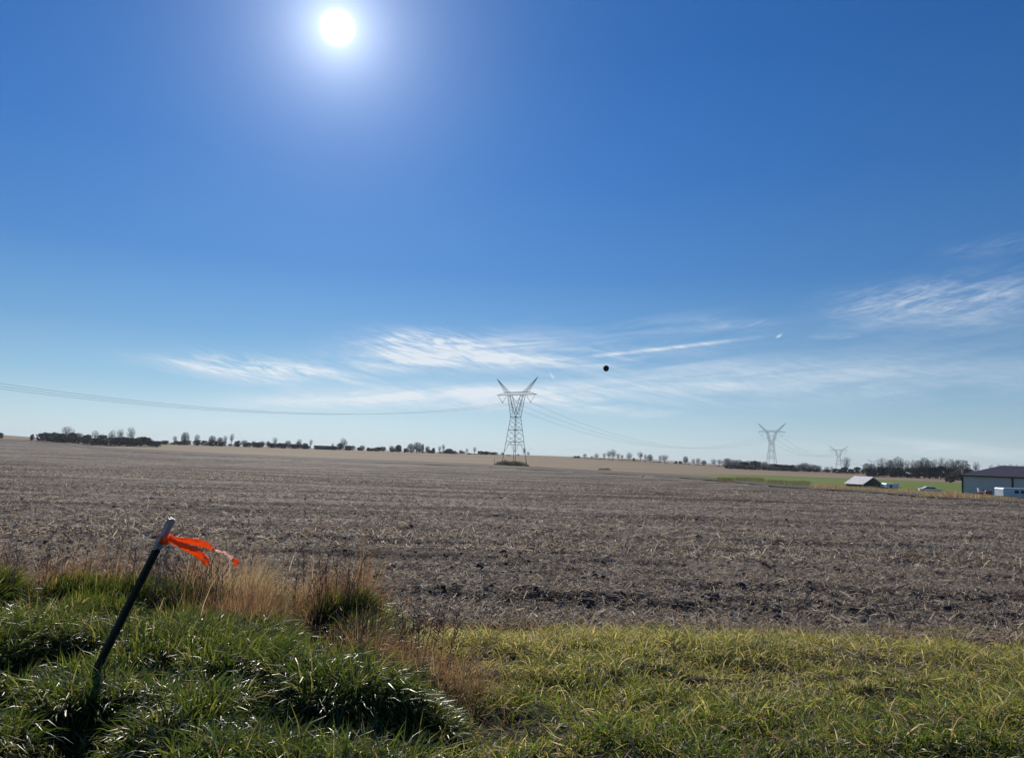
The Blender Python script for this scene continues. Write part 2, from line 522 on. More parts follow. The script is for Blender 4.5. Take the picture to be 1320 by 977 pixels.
# air: one box of thin even haze round the whole scene
hm = MB(); hm.box(-6600, 6600, -6600, 6600, -50, 50)
M['haze'], t = new_mat('haze')
pv = t.n('ShaderNodeVolumePrincipled'); o = t.n('ShaderNodeOutputMaterial')
pv.inputs['Color'].default_value = (.80, .90, 1.0, 1); pv.inputs['Density'].default_value = .000085; pv.inputs['Anisotropy'].default_value = .2
t.l(pv.outputs[0], o.inputs['Volume'])
tag(hm.build('haze', M['haze']), 'thin pale blue haze filling the air over the fields', 'haze', kind='stuff')

# ------------------------------------------------------------------ residue and clods on the field
def scatter_field(n, ymin, ymax, power=1.0):
    """even in the angle below the horizon"""
    u = RNG.random(n)
    y = 1 / (1 / ymin + u ** power * (1 / ymax - 1 / ymin))
    px = RNG.uniform(-250, 1570, n)
    x = (px - 660) / 1000 * y
    lim = np.interp(px, coarse, FARD) - 2
    k = y < lim
    return x[k], y[k]

def strips(n, ymin, ymax, lmin, lmax, w, pal, seg=2):
    x, y = scatter_field(n, ymin, ymax)
    n = len(x)
    clump = fbm(x * .35 + 9, y * 1.1, 3)
    k = RNG.random(n) < np.clip((clump - .22) * 3.5, .35, 1); x = x[k]; y = y[k]; n = len(x)
    z = terrain(x, y) + field_micro(x, y)
    L = RNG.uniform(lmin, lmax, n); a = RNG.uniform(0, 2 * np.pi, n)
    up = np.abs(RNG.normal(0, .28, n)); up = np.where(RNG.random(n) < .08, RNG.uniform(.4, 1.2, n), up)
    d = np.stack([np.cos(a) * np.cos(up), np.sin(a) * np.cos(up), np.sin(up)], -1)
    ro = RNG.uniform(-1.2, 1.2, n)
    side = np.stack([-np.sin(a), np.cos(a), np.zeros(n)], -1)
    nn = np.cross(d, side)
    s = (np.cos(ro)[:, None] * side + np.sin(ro)[:, None] * nn) * (w * RNG.uniform(.5, 1.3, n))[:, None] / 2
    B = np.stack([x, y, z + RNG.uniform(0, .035, n)], -1)
    sag = np.array([0, .16, 0]) if seg == 2 else np.array([0, 0])
    pts = []
    for q in range(seg + 1):
        t = q / seg
        c = B + d * (L * t)[:, None]; c[:, 2] += sag[q] * L * RNG.uniform(.0, 1.0)
        pts += [c - s, c + s]
    V = np.stack(pts, 1).reshape(-1, 3)
    m = 2 * (seg + 1)
    base = np.arange(n)[:, None] * m
    Q = np.concatenate([base + np.array([2 * q, 2 * q + 1, 2 * q + 3, 2 * q + 2]) for q in range(seg)], 0)
    c = pal[RNG.integers(0, len(pal), n)] * RNG.uniform(.7, 1.2, n)[:, None]
    return V, Q, np.repeat(c, m, 0)

PAL_STRAW_SHADE = np.array([(.38, .315, .245), (.31, .255, .20), (.22, .175, .138), (.45, .38, .30), (.14, .108, .085), (.27, .225, .18), (.54, .48, .39), (.10, .076, .06)])  # straw tones; the darkest put stubble shadows and clods into the colour
Vs, Qs, Cs = [], [], []; nb = 0
for args in ((200000, 9.25, 26, .025, .11, .009), (120000, 9.3, 45, .05, .18, .012), (110000, 18, 130, .08, .30, .022), (700, 9.8, 60, .2, .45, .018), (60000, 40, 120, .10, .34, .026), (60000, 70, 400, .14, .42, .04)):
    V, Q, C = strips(*args, PAL_STRAW_SHADE)
    Vs.append(V); Qs.append(Q + nb); Cs.append(C); nb += len(V)
tag(np_mesh('crop_residue', np.concatenate(Vs), np.concatenate(Qs), M['straw'], colors=np.concatenate(Cs)),
    'pale chopped straw and stalks strewn over the tilled brown field, dark bits as stubble shadow', 'crop residue', kind='stuff')

ico = np.array([(0, 0, 1), (.894, 0, .447), (.276, .851, .447), (-.724, .526, .447), (-.724, -.526, .447), (.276, -.851, .447),
                (.724, .526, -.447), (-.276, .851, -.447), (-.894, 0, -.447), (-.276, -.851, -.447), (.724, -.526, -.447), (0, 0, -1)])
icf = np.array([(0, 1, 2), (0, 2, 3), (0, 3, 4), (0, 4, 5), (0, 5, 1), (1, 6, 2), (2, 7, 3), (3, 8, 4), (4, 9, 5), (5, 10, 1), (6, 7, 2), (7, 8, 3), (8, 9, 4), (9, 10, 5), (10, 6, 1), (6, 11, 7), (7, 11, 8), (8, 11, 9), (9, 11, 10), (10, 11, 6)])
cx, cy = scatter_field(9000, 10, 90)
cz = terrain(cx, cy) + field_micro(cx, cy)
n = len(cx)
s = RNG.gamma(2.0, .010, n) + .012
V = ico[None] * RNG.uniform(.55, 1.25, (n, 12, 1)) * s[:, None, None] * np.array([1.2, 1.2, .75])
V = V + np.stack([cx, cy, cz + s * .2], -1)[:, None, :]
Q = (np.arange(n)[:, None, None] * 12 + icf[None]).reshape(-1, 3)
M['clod'] = simple('soil_clod', (.085, .068, .058), .95, 0, .35, 9, spec=.1)
tag(np_mesh('soil_clods', V, Q, M['clod']), 'dark lumps of earth scattered on the tilled field', 'soil clods', kind='stuff')

# ------------------------------------------------------------------ grass
def blades(x, y, L, w, lean, curl, head, pal, z=None, nseg=4, rough_c=.25, twist=1.0, hang=None):
    n = len(x)
    if z is None: z = terrain(x, y) - .03
    P = np.stack([x, y, z], -1)
    h = np.stack([np.cos(head), np.sin(head), np.zeros(n)], -1)
    sd = np.stack([-np.sin(head), np.cos(head), np.zeros(n)], -1)
    tw = RNG.normal(0, .5, n) * twist
    taper = np.array([.75, 1.0, .9, .62, .06]) if nseg == 4 else np.array([.9, 1.0, .6, .06])
    pts = []; c = P.copy(); gz = (z + .02) if hang is None else (z - hang)
    for q in range(nseg + 1):
        th = lean + curl * (q / nseg) ** 1.3
        dd = np.sin(th)[:, None] * h + np.cos(th)[:, None] * np.array([0, 0, 1])
        nn = np.cross(dd, sd)
        ang = tw * (q / nseg + .3)
        s = (np.cos(ang)[:, None] * sd + np.sin(ang)[:, None] * nn) * (w * taper[q] / 2)[:, None]
        pts += [c - s, c + s]
        c = c + dd * (L / nseg)[:, None]
        c[:, 2] = np.maximum(c[:, 2], gz + .004 * q)
    m = 2 * (nseg + 1)
    V = np.stack(pts, 1).reshape(-1, 3)
    base = np.arange(n)[:, None] * m
    Q = np.concatenate([base + np.array([2 * q, 2 * q + 1, 2 * q + 3, 2 * q + 2]) for q in range(nseg)], 0)
    C = pal * RNG.uniform(1 - rough_c, 1 + rough_c, n)[:, None]
    return V, Q, np.repeat(C, m, 0)

class Batch:
    def __init__(s): s.V = []; s.Q = []; s.C = []; s.n = 0
    def add(s, vqc):
        V, Q, C = vqc; s.V.append(V); s.Q.append(Q + s.n); s.C.append(C); s.n += len(V)
    def build(s, name, mat):
        return np_mesh(name, np.concatenate(s.V), np.concatenate(s.Q), mat, colors=np.concatenate(s.C))

GREEN = np.array([(.070, .105, .020), (.090, .125, .026), (.060, .095, .022), (.110, .135, .030), (.075, .100, .030), (.13, .14, .036)])
YELL = np.array([(.205, .20, .055), (.25, .23, .075), (.17, .18, .045), (.285, .255, .105)])
TAN = np.array([(.37, .295, .19), (.44, .365, .25), (.31, .24, .155), (.25, .185, .125), (.50, .43, .31)])
RUST = np.array([(.25, .135, .078), (.20, .11, .065), (.30, .17, .095), (.17, .105, .07)])

def pick(pal, n): return pal[RNG.integers(0, len(pal), n)]

G = Batch(); D = Batch()
# short sward: ragged tussocks of curled leaves, thin and littered in places
nt = 15000
ty = RNG.uniform(2.6, 10.9, nt * 3); tx = RNG.uniform(-9, 9, nt * 3)
ragged = 9.6 + .55 * np.clip(tx / ty / .66, -1, 1.6) + .75 * (fbm(tx * 1.7 + 60, tx * 0 + 3, 3) - .45) * 2
thin = fbm(tx * 1.1 + 80, ty * 1.5 + 11, 3)
k = inframe(tx, ty, 1.2) & (ty < ragged) & (RNG.random(len(tx)) < np.clip((thin - .22) * 5, .15, 1)); tx = tx[k][:nt]; ty = ty[k][:nt]; nt = len(tx)
per = RNG.integers(6, 18, nt)
idx = np.repeat(np.arange(nt), per); n = len(idx)
rad = np.abs(RNG.normal(0, .05, n)); ang = RNG.uniform(0, 2 * np.pi, n)
x = tx[idx] + rad * np.cos(ang); y = ty[idx] + rad * np.sin(ang)
T = tallness(x, y)
lump = np.clip((fbm(tx * 1.2 + 15, ty * 1.6, 2) - .25) / .25, 0, 1)
size = (.45 + 1.15 * lump)[idx] * RNG.uniform(.55, 1.35, n)
fade = np.clip((10.2 - y) / 2.0, .42, 1)
L = (.12 + .06 * RNG.random(n)) * size * fade + T * .2
head = ang + RNG.normal(0, 1.0, n)
dryness = np.clip((y - 4.6) / 3.6, 0, 1) * .95 + .3 * (fbm(x * .9 + 30, y * .9, 3) > .50) + .10
yel = RNG.random(n) < dryness * .8
tan = RNG.random(n) < dryness * .28 + .03
pal = pick(GREEN, n); pal[yel] = pick(YELL, yel.sum()); pal[tan] = pick(TAN, tan.sum())
G.add(blades(x, y, L, RNG.uniform(.004, .0095, n), RNG.uniform(.0, 1.2, n), RNG.uniform(.5, 3.0, n), head, pal, z=terrain(x, y) - .03 + .5 * T + sward(x, y), twist=2.4, hang=.06))
# dead leaves and thatch lying in the sward
n = 26000
y = RNG.uniform(3.0, 9.9, n); x = RNG.uniform(-8, 8, n); k = inframe(x, y, 1.0); x = x[k]; y = y[k]; n = len(x)
D.add(blades(x, y, RNG.uniform(.05, .18, n), RNG.uniform(.003, .008, n), RNG.uniform(.9, 1.5, n), RNG.uniform(-.8, 1.2, n), RNG.uniform(0, 6.28, n), pick(np.concatenate([TAN, TAN * .6, RUST]), n), z=terrain(x, y) + .72 * tallness(x, y) + sward(x, y) + RNG.uniform(-.02, .05, n), twist=2, hang=.03))

# rank grass on the left: tussocks of broad curled leaves, combed over by wind and rain
nt = 15000
ty = RNG.uniform(2.6, 8.9, nt * 5); tx = RNG.uniform(-8, .6, nt * 5)
k = inframe(tx, ty, 1.0) & (tallness(tx, ty) > .045) & (RNG.random(len(tx)) < .28 + .72 * mound(tx, ty)); tx = tx[k][:nt]; ty = ty[k][:nt]; nt = len(tx)
per = RNG.integers(8, 20, nt); idx = np.repeat(np.arange(nt), per); n = len(idx)
rad = np.abs(RNG.normal(0, .045, n)); ang = RNG.uniform(0, 2 * np.pi, n)
x = tx[idx] + rad * np.cos(ang); y = ty[idx] + rad * np.sin(ang)
T = tallness(x, y)
gx = (tallness(x + .06, y) - tallness(x - .06, y)); gy_ = (tallness(x, y + .06) - tallness(x, y - .06))
flow = -.7 + 2.4 * (fbm(tx * .7 + 50, ty * .7, 2) - .4)
comb = (fbm(tx * 1.0 + 70, ty * 1.3, 2) > .40)[idx]
hx = np.cos(flow[idx]) * np.where(comb, 1.2, .25) - gx * 5 + RNG.normal(0, 1, n) * np.where(comb, .45, .8)
hy = np.sin(flow[idx]) * np.where(comb, 1.2, .25) - gy_ * 5 + RNG.normal(0, 1, n) * np.where(comb, .45, .8)
head = np.arctan2(hy, hx)
upright = np.exp(-((y - 7.5) / .6) ** 2)
L = RNG.uniform(.12, .30, n) * (.8 + .9 * np.clip(T, 0, .5)) * (1 + .25 * upright)
lean = np.clip(RNG.normal(.55, .4, n) - upright * .3, 0, 1.4); curl = np.clip(RNG.normal(1.7, .7, n) - upright * .4, .2, 3.2)
yel = RNG.random(n) < .20; pal = pick(GREEN[:5], n); pal[yel] = pick(YELL, yel.sum())
pal[:, 0] *= .90; pal[:, 1] *= .92; pal[:, 2] *= .9
tan = RNG.random(n) < .03; pal[tan] = pick(TAN, tan.sum())
zr = terrain(x, y) + .72 * T - .03
K_ = Batch()
K_.add(blades(x, y, L, RNG.uniform(.005, .0125, n), lean, curl, head, pal, z=zr, twist=1.5, hang=.10))
tag(K_.build('rank_grass', M['rank']), 'tall rank grass at left, dark green, tufted and flattened by wind', 'grass', kind='stuff')
tag(G.build('grass', M['grass']), 'short ragged grass on the verge, green turning yellow towards the field', 'grass', kind='stuff')

# dry fringe where the verge meets the field, tan at left centre, rust towards the clump
def fringe(n, ax_, ay_, bx_, by_, sx, sy, l0, l1, pal, wid=(.002, .005), lean=.25, curl=.6):
    t = RNG.random(n)
    x = ax_ + (bx_ - ax_) * t + RNG.normal(0, sx, n); y = ay_ + (by_ - ay_) * t + RNG.normal(0, sy, n)
    tuft = np.clip(fbm(x * 3.6 + 8, y * 2.6, 2) * 2.2 - .35, 0.05, 1.15)
    k = RNG.random(n) < .25 + tuft; x = x[k]; y = y[k]; tuft = tuft[k]; n = len(x)
    L = RNG.uniform(l0, l1, n) * (.35 + .85 * tuft) * RNG.uniform(.55, 1.1, n)
    D.add(blades(x, y, L, RNG.uniform(*wid, n), np.abs(RNG.normal(lean, .22, n)), RNG.uniform(0, curl, n) * 2, RNG.normal(.1, 1.5, n), pick(pal, n), z=terrain(x, y) + .6 * tallness(x, y) - .03))
fringe(5600, -3.1, 8.3, -1.9, 8.2, .25, .30, .40, .92, np.concatenate([TAN, RUST[2:3]]))
fringe(6400, -2.4, 7.9, -1.5, 7.6, .22, .30, .40, .92, np.concatenate([RUST, TAN[2:4]]))
fringe(8500, -6.2, 8.3, -2.9, 8.1, .2, .35, .35, .85, np.concatenate([TAN[2:4], RUST, RUST]))
fringe(7000, -1.9, 7.4, -.35, 5.6, .24, .28, .28, .62, np.concatenate([RUST, RUST, TAN[2:4]]), (.002, .005), .4, .9)
fringe(6500, -2.75, 7.25, -1.7, 7.0, .16, .16, .38, .72, np.concatenate([RUST, RUST, TAN[2:4]]), (.002, .005), .3, .8)
fringe(1800, -5.0, 6.6, -1.2, 6.4, .5, .4, .3, .6, np.concatenate([RUST, TAN]), (.002, .006), .6, 1.0)
fringe(8500, -1.3, 9.2, 8.0, 9.75, .1, .38, .08, .24, np.concatenate([TAN, RUST, YELL]), (.003, .006), .45, 1.0)
tag(D.build('dry_grass', M['dry']), 'dry tan and rust grass fringing the verge before the field', 'dry grass', kind='stuff')

# thin dead seed stalks
S = MB()
def stalk(x, y, h):
    a = random.uniform(-.12, .18); b = random.uniform(-.1, .1)
    z = float(terrain(x, y)); p = [np.array([x, y, z])]
    for q in range(4):
        a += random.uniform(-.03, .06)
        p.append(p[-1] + np.array([math.sin(a), math.sin(b), 1]) * h / 4)
    for q in range(4): S.bar(p[q], p[q + 1], .0034 - .0004 * q, .0030 - .0004 * q, 3)
    for q in range(14):
        t = random.uniform(2.4, 4); i = min(3, int(t)); c = p[i] + (p[i + 1] - p[i]) * (t - i)
        e = c + np.array([random.uniform(-.05, .05), random.uniform(-.05, .05), random.uniform(.01, .07)])
        S.bar(c, e, .002, .004, 3)
for q in range(75): stalk(random.uniform(-5.3, -3.0), random.uniform(7.3, 8.6), random.uniform(.55, 1.05))
for q in range(26): stalk(random.uniform(-3.6, -2.5), random.uniform(7.0, 8.4), random.uniform(.55, .9))
for q in range(34): stalk(random.uniform(-2.1, -1.4), random.uniform(7.2, 8.2), random.uniform(.55, .92))
for q in range(22): stalk(random.uniform(-1.3, -.4), random.uniform(6.0, 6.9), random.uniform(.4, .6))
M['stalk'] = simple('dead_stalk', (.22, .14, .095), .85, 0, .3, 5)
tag(S.build('weed_stalks', M['stalk']), 'thin brown dead weed stalks rising out of the rank grass', 'weeds', kind='stuff')

# ------------------------------------------------------------------ leaning steel post with flagging tape
YP = 5.0
base = at_depth(84, 945, YP); top = at_depth(223, 668, YP - .12)
gz = float(terrain(base[0], base[1]))
ax = Vector(top - base).normalized()
base = Vector(base) + ax * ((gz - .25 - base[2]) / ax.z)
plen = (Vector(top) - base).length
post = empty('fence_post', base)
post.rotation_euler = ax.to_track_quat('Z', 'X').to_euler()
tag(post, 'dark leaning steel T-post with a bare pale tip in the rank grass', 'fence post')
M['post_dark'] = simple('dark_green_paint', (.018, .026, .022), .55, 0, .4, 30, .3)
M['post_tip'] = simple('worn_white_paint', (.42, .42, .43), .55, .15, .45, 40, .3)
def tpost(z0, z1, k=1.0):
    m = MB(); a = .0215 * k; t = .0032 * k; d = .036 * k
    m.box(-a, a, -t, t, z0, z1); m.box(-t, t, t + .0005, d, z0, z1)
    m.box(-.008 * k, .008 * k, d + .0005, d + .005, z0, z1)
    return m
tip = .21
sh = tpost(0, plen - tip - .001)
st = sh
for q in range(int((plen - .4) / .054)):
    z = .3 + q * .054
    if z < plen - .03: st.box(-.009, .009, -.011, -.0036, z, z + .016)
sh.build('shaft', M['post_dark'], post)
tpost(plen - tip, plen).build('pale_tip', M['post_tip'], post)

m, t = new_mat('flagging_tape')
p = t.n('ShaderNodeBsdfPrincipled'); tr = t.n('ShaderNodeBsdfTranslucent'); mx = t.n('ShaderNodeMixShader'); o = t.n('ShaderNodeOutputMaterial')
p.inputs['Base Color'].default_value = (1.0, .22, .045, 1); p.inputs['Roughness'].default_value = .28
tr.inputs[0].default_value = (1.0, .30, .06, 1); mx.inputs[0].default_value = .55
t.l(p.outputs[0], mx.inputs[1]); t.l(tr.outputs[0], mx.inputs[2]); t.l(mx.outputs[0], o.inputs[0])
M['tape'] = m
m, t = new_mat('tape_pale_side')
p = t.n('ShaderNodeBsdfPrincipled'); tr = t.n('ShaderNodeBsdfTranslucent'); mx = t.n('ShaderNodeMixShader'); o = t.n('ShaderNodeOutputMaterial')
p.inputs['Base Color'].default_value = (.88, .78, .74, 1); p.inputs['Roughness'].default_value = .2
tr.inputs[0].default_value = (.95, .72, .64, 1); mx.inputs[0].default_value = .6
t.l(p.outputs[0], mx.inputs[1]); t.l(tr.outputs[0], mx.inputs[2]); t.l(mx.outputs[0], o.inputs[0])
M['tape_pale'] = m

knotc = at_depth(212, 693, YP - .11)
flag = empty('flagging_tape', knotc)
tag(flag, 'bright orange flagging tape tied round the post, two tails blowing right', 'flagging tape')
def ribbon(pts, widths, tilt, nsub=8):
    """pts: photo pixels + depth offset; a strip in space with thickness"""
    P = np.array([at_depth(a, b, YP - .11 + c) - knotc for a, b, c in pts])
    tt = np.linspace(0, len(P) - 1, (len(P) - 1) * nsub + 1)
    def cr(A, t):
        i = min(int(t), len(A) - 2); f = t - i
        p0, p1, p2, p3 = A[max(i - 1, 0)], A[i], A[i + 1], A[min(i + 2, len(A) - 1)]
        return .5 * ((2 * p1) + (-p0 + p2) * f + (2 * p0 - 5 * p1 + 4 * p2 - p3) * f * f + (-p0 + 3 * p1 - 3 * p2 + p3) * f ** 3)
    C = np.array([cr(P, t) for t in tt])
    Wd = np.interp(tt, range(len(widths)), widths); Tl = np.interp(tt, range(len(tilt)), tilt)
    d = np.gradient(C, axis=0); d /= np.linalg.norm(d, axis=1)[:, None]
    up = np.array([0, 0, 1.]) - d * d[:, 2:3]; up /= np.linalg.norm(up, axis=1)[:, None]
    sd = np.cross(d, up)
    sv = (np.cos(Tl)[:, None] * up + np.sin(Tl)[:, None] * sd)
    m = MB(); K = 4
    V = []
    for i in range(len(C)):
        for j in range(K + 1):
            u = j / K - .5
            rip = .004 * math.sin(i * .7 + j * 1.1) + .003 * math.sin(i * 1.9 - j)
            nv = np.cross(d[i], sv[i])
            V.append(C[i] + sv[i] * Wd[i] * u + nv * (rip + .006 * math.cos(u * 6)))
    F_ = [(i * (K + 1) + j, i * (K + 1) + j + 1, (i + 1) * (K + 1) + j + 1, (i + 1) * (K + 1) + j) for i in range(len(C) - 1) for j in range(K)]
    m.add(V, F_)
    return m
def solid(o, th=.0006):
    s = o.modifiers.new('thickness', 'SOLIDIFY'); s.thickness = th
    return o
wr = MB()
axn = np.array(ax)
e1 = np.cross(axn, (0, 1, 0)); e1 /= np.linalg.norm(e1); e2 = np.cross(axn, e1)
ring = []
for i in range(21):
    t_ = 2 * math.pi * i / 20
    for j, zz in enumerate((-.022, -.007, .008, .022)):
        rr_ = .036 + .005 * math.sin(3 * t_ + j) + .004 * (j % 2)
        ring.append(e1 * rr_ * math.cos(t_) + e2 * (rr_ * math.sin(t_)) + axn * (zz + .006 * math.sin(2 * t_)))
wr.add(ring, [(i * 4 + j, i * 4 + j + 1, i * 4 + j + 5, i * 4 + j + 4) for i in range(20) for j in range(3)])
solid(wr.build('wrap', M['tape'], flag, True), .0012)
kn = MB()
rk = np.random.default_rng(3)
kn.add((ico * rk.uniform(.7, 1.25, (12, 1)) * .022 + np.array([.028, -.045, .0])), [tuple(f) for f in icf])
kn.build('knot', M['tape'], flag, True)
solid(ribbon([(217, 695, -.05), (232, 703, -.05), (248, 709, -.03), (260, 716, .0), (266, 722, .02), (270, 728, .03)], [.030, .045, .05, .05, .06, .045], [.2, .5, .2, -.2, -.6, -.9]).build('tail', M['tape'], flag, True))
solid(ribbon([(217, 693, -.05), (233, 696, -.02), (250, 698, .01), (262, 701, .03), (271, 706, .05), (276, 709, .06)], [.026, .034, .042, .045, .034, .016], [.3, .2, 0, .3, .8, 1.3]).build('tail', M['tape'], flag, True))
pale = ribbon([(274, 707.5, .055), (281, 710.5, .06), (288, 712, .06), (294, 716, .06), (301, 722, .05)], [.022, .016, .010, .022, .026], [1.2, 1.0, .9, .5, .2]).build('pale_twist', M['tape_pale'], flag, True)
solid(pale)
solid(ribbon([(299.5, 720.5, .052), (303, 723.5, .05), (307, 728, .045)], [.030, .034, .030], [.3, -.2, -.5]).build('tail_tip', M['tape'], flag, True))

# ------------------------------------------------------------------ pylons
def make_pylon():
    """axes: u = x (crossarm), v = y (line direction), z up; 42 m tall"""
    root = empty('transmission_tower', (0, 0, 0))
    mb_ = .115; br = .05
    zs = [0, 11.3, 23.2]; hw = [4.25, 3.05, 1.75]
    def w(z): return float(np.interp(z, zs, hw))
    corners = [(-1, -1), (1, -1), (1, 1), (-1, 1)]
    for cx_, cy_ in corners:
        m = MB()
        m.bar((cx_ * w(0), cy_ * w(0), 0), (cx_ * w(11.3), cy_ * w(11.3), 11.3), mb_ + .02, mb_)
        m.box(cx_ * w(0) - .45, cx_ * w(0) + .45, cy_ * w(0) - .45, cy_ * w(0) + .45, -.4, .25)
        m.build('leg', M['steel'], root)
    b = MB()
    lev = [11.3, 14.2, 17.0, 19.6, 21.6, 23.2]
    for cx_, cy_ in corners: b.bar((cx_ * w(11.3), cy_ * w(11.3), 11.3), (cx_ * w(23.2), cy_ * w(23.2), 23.2), mb_)
    for q in range(4):
        c0, c1_ = corners[q], corners[(q + 1) % 4]
        def P(c, z): return np.array((c[0] * w(z), c[1] * w(z), z))
        for i in range(len(lev) - 1):
            b.bar(P(c0, lev[i]), P(c1_, lev[i + 1]), br); b.bar(P(c1_, lev[i]), P(c0, lev[i + 1]), br)
        for z in (11.3, 17.0, 23.2): b.bar(P(c0, z), P(c1_, z), br + .07)
        b.bar(P(c0, 10.0), P(c1_, 10.0), br + .04)
        mid = (P(c0, 11.3) + P(c1_, 11.3)) / 2
        b.bar(P(c0, 0) * .45 + P(c0, 11.3) * .55, mid, br); b.bar(P(c1_, 0) * .45 + P(c1_, 11.3) * .55, mid, br)
    b.build('lattice_body', M['steel'], root)
    for s_ in (-1, 1):
        a = MB()
        for v in (-1, 1):
            o0 = np.array((s_ * 1.75, v * 1.75, 23.2)); o1 = np.array((s_ * 5.0, v * .8, 33.9))
            i0 = np.array((s_ * .35, v * 1.6, 24.6)); i1 = np.array((s_ * 3.4, v * .8, 33.9))
            a.bar(o0, o1, mb_ - .01); a.bar(i0, i1, mb_ - .02); a.bar(o0, i0, br)
            N = 6
            for q in range(N):
                t0, t1 = q / N, (q + 1) / N
                a.bar(o0 + (o1 - o0) * t0, i0 + (i1 - i0) * t1, br - .01); a.bar(i0 + (i1 - i0) * t0, o0 + (o1 - o0) * t1, br - .01)
        for q in range(5):
            t0, t1 = q / 5, (q + 1) / 5
            for A0, A1 in (((1.75, 1.75, 23.2), (5.0, .8, 33.9)), ((.35, 1.6, 24.6), (3.4, .8, 33.9))):
                A0, A1 = np.array(A0), np.array(A1)
                p0 = A0 + (A1 - A0) * t0; p1 = A0 + (A1 - A0) * t1
                a.bar((s_ * p0[0], p0[1], p0[2]), (s_ * p1[0], -p1[1], p1[2]), br - .01)
        a.build('arm', M['steel'], root)
    c = MB()
    for v in (-.8, .8):
        c.bar((-12.4, v * .5, 33.9), (12.4, v * .5, 33.9), mb_); c.bar((-7, v, 35.2), (7, v, 35.2), mb_ - .02)
        for s_ in (-1, 1): c.bar((s_ * 7, v, 35.2), (s_ * 12.4, v * .5, 33.95), br + .01)
        for q in range(14): 
            x0 = -7 + q; c.bar((x0, v * .5, 33.9), (x0 + .5, v, 35.2), br - .01); c.bar((x0 + .5, v, 35.2), (x0 + 1, v * .5, 33.9), br - .01)
        for s_ in (-1, 1):
            for q in range(4):
                x0 = s_ * (7 + 1.35 * q); c.bar((x0, v * .5, 33.9), (x0 + s_ * .7, v * .8, float(np.interp(7 + 1.35 * q + .7, [7, 12.4], [35.2, 33.95]))), br - .01)
    for q in range(11): c.bar((-12.4 + 2.48 * q, -.4, 33.9), (-12.4 + 2.48 * q, .4, 33.9), br - .01)
    c.build('crossarm', M['steel'], root)
    for s_ in (-1, 1):
        h = MB(); tipp = np.array((s_ * 13.0, 0, 42.2))
        for v in (-.8, .8):
            a0 = np.array((s_ * 4.6, v, 35.2)); b0 = np.array((s_ * 7.0, v, 35.2))
            h.bar(a0, tipp, mb_ - .02, .08); h.bar(b0, tipp, mb_ - .02, .08)
            for q in range(5):
                t0, t1 = q / 6, (q + .7) / 6
                h.bar(a0 + (tipp - a0) * t0, b0 + (tipp - b0) * t1, br - .015); h.bar(b0 + (tipp - b0) * t0, a0 + (tipp - a0) * t1, br - .015)
        h.build('horn', M['steel'], root)
    for u in (-8.9, 0, 8.9):
        m = MB()
        for s_ in (-1, 1):
            A = np.array((u + s_ * 2.4, 0, 33.1)); B_ = np.array((u, 0, 30.3))
            m.bar((u + s_ * 2.4, 0, 33.85), A, .05)
            for q in range(14):
                p0 = A + (B_ - A) * (q / 14); p1 = A + (B_ - A) * ((q + .55) / 14)
                m.bar(p0, p1, .135, .07, 6)
            m.bar(A, B_, .05)
        m.box(u - .3, u + .3, -.1, .1, 30.1, 30.35)
        m.build('insulator_string', M['insulator'], root)
    return root

def pyl_loc(px, ytop, y):
    p = at_depth(px, ytop, y); g = float(terrain(p[0], y))
    return np.array([p[0], y, g]), (p[2] - g)
T1, h1 = pyl_loc(666.5, 487, 372)
T2, h2 = pyl_loc(994.7, 545, 592)
T3, h3 = pyl_loc(1081, 574, 845)
T4, h4 = pyl_loc(1125, 591, 1090)
d12 = (T2 - T1)[:2]
T0 = T1 + np.array([-190.0, -226.0, 0]); T0[2] = -6.1
Ts = [T0, T1, T2, T3, T4]
print('pylon heights', h1, h2, h3, h4, T1, T2, T3, T4)
def heading(i):
    a = Ts[max(i - 1, 0)]; b = Ts[min(i + 1, 4)]
    return math.atan2((b - a)[1], (b - a)[0]) - math.pi / 2
proto = make_pylon()
PLAB = [None, 'nearest and tallest lattice pylon, standing in brush at the far field edge',
        'second largest lattice pylon, rising over the dense tree row',
        'third pylon, small and grey beside a tall bare tree',
        'smallest and faintest pylon, its horns just above the right-hand wood']
pyl = [None]
for i in range(1, 5):
    o = proto if i == 1 else copy_tree(proto)
    hh = (h1, h2, h3, h4)[i - 1] / 42.2
    o.location = Ts[i]; o.rotation_euler = (0, 0, heading(i)); o.scale = (hh * (1.0 if i < 3 else 1.2), hh, hh)
    tag(o, PLAB[i], 'pylon', 'high voltage pylons marching off to the right')
    pyl.append(o)
ATT = {}
for i in range(5):
    hh = 1.0 if i == 0 else (h1, h2, h3, h4)[i - 1] / 42.2
    a = heading(i)
    for k, u in enumerate((-8.9, 0, 8.9)):
        uu = u * hh
        ATT[i, k] = Ts[i] + np.array([math.cos(a) * uu, math.sin(a) * uu, 30.2 * hh])
SAG = [12.2, 15.0, 9, 8]
side = ('left', 'middle', 'right')
nm = ['', 'nearest pylon', 'second pylon', 'third pylon', 'smallest pylon']
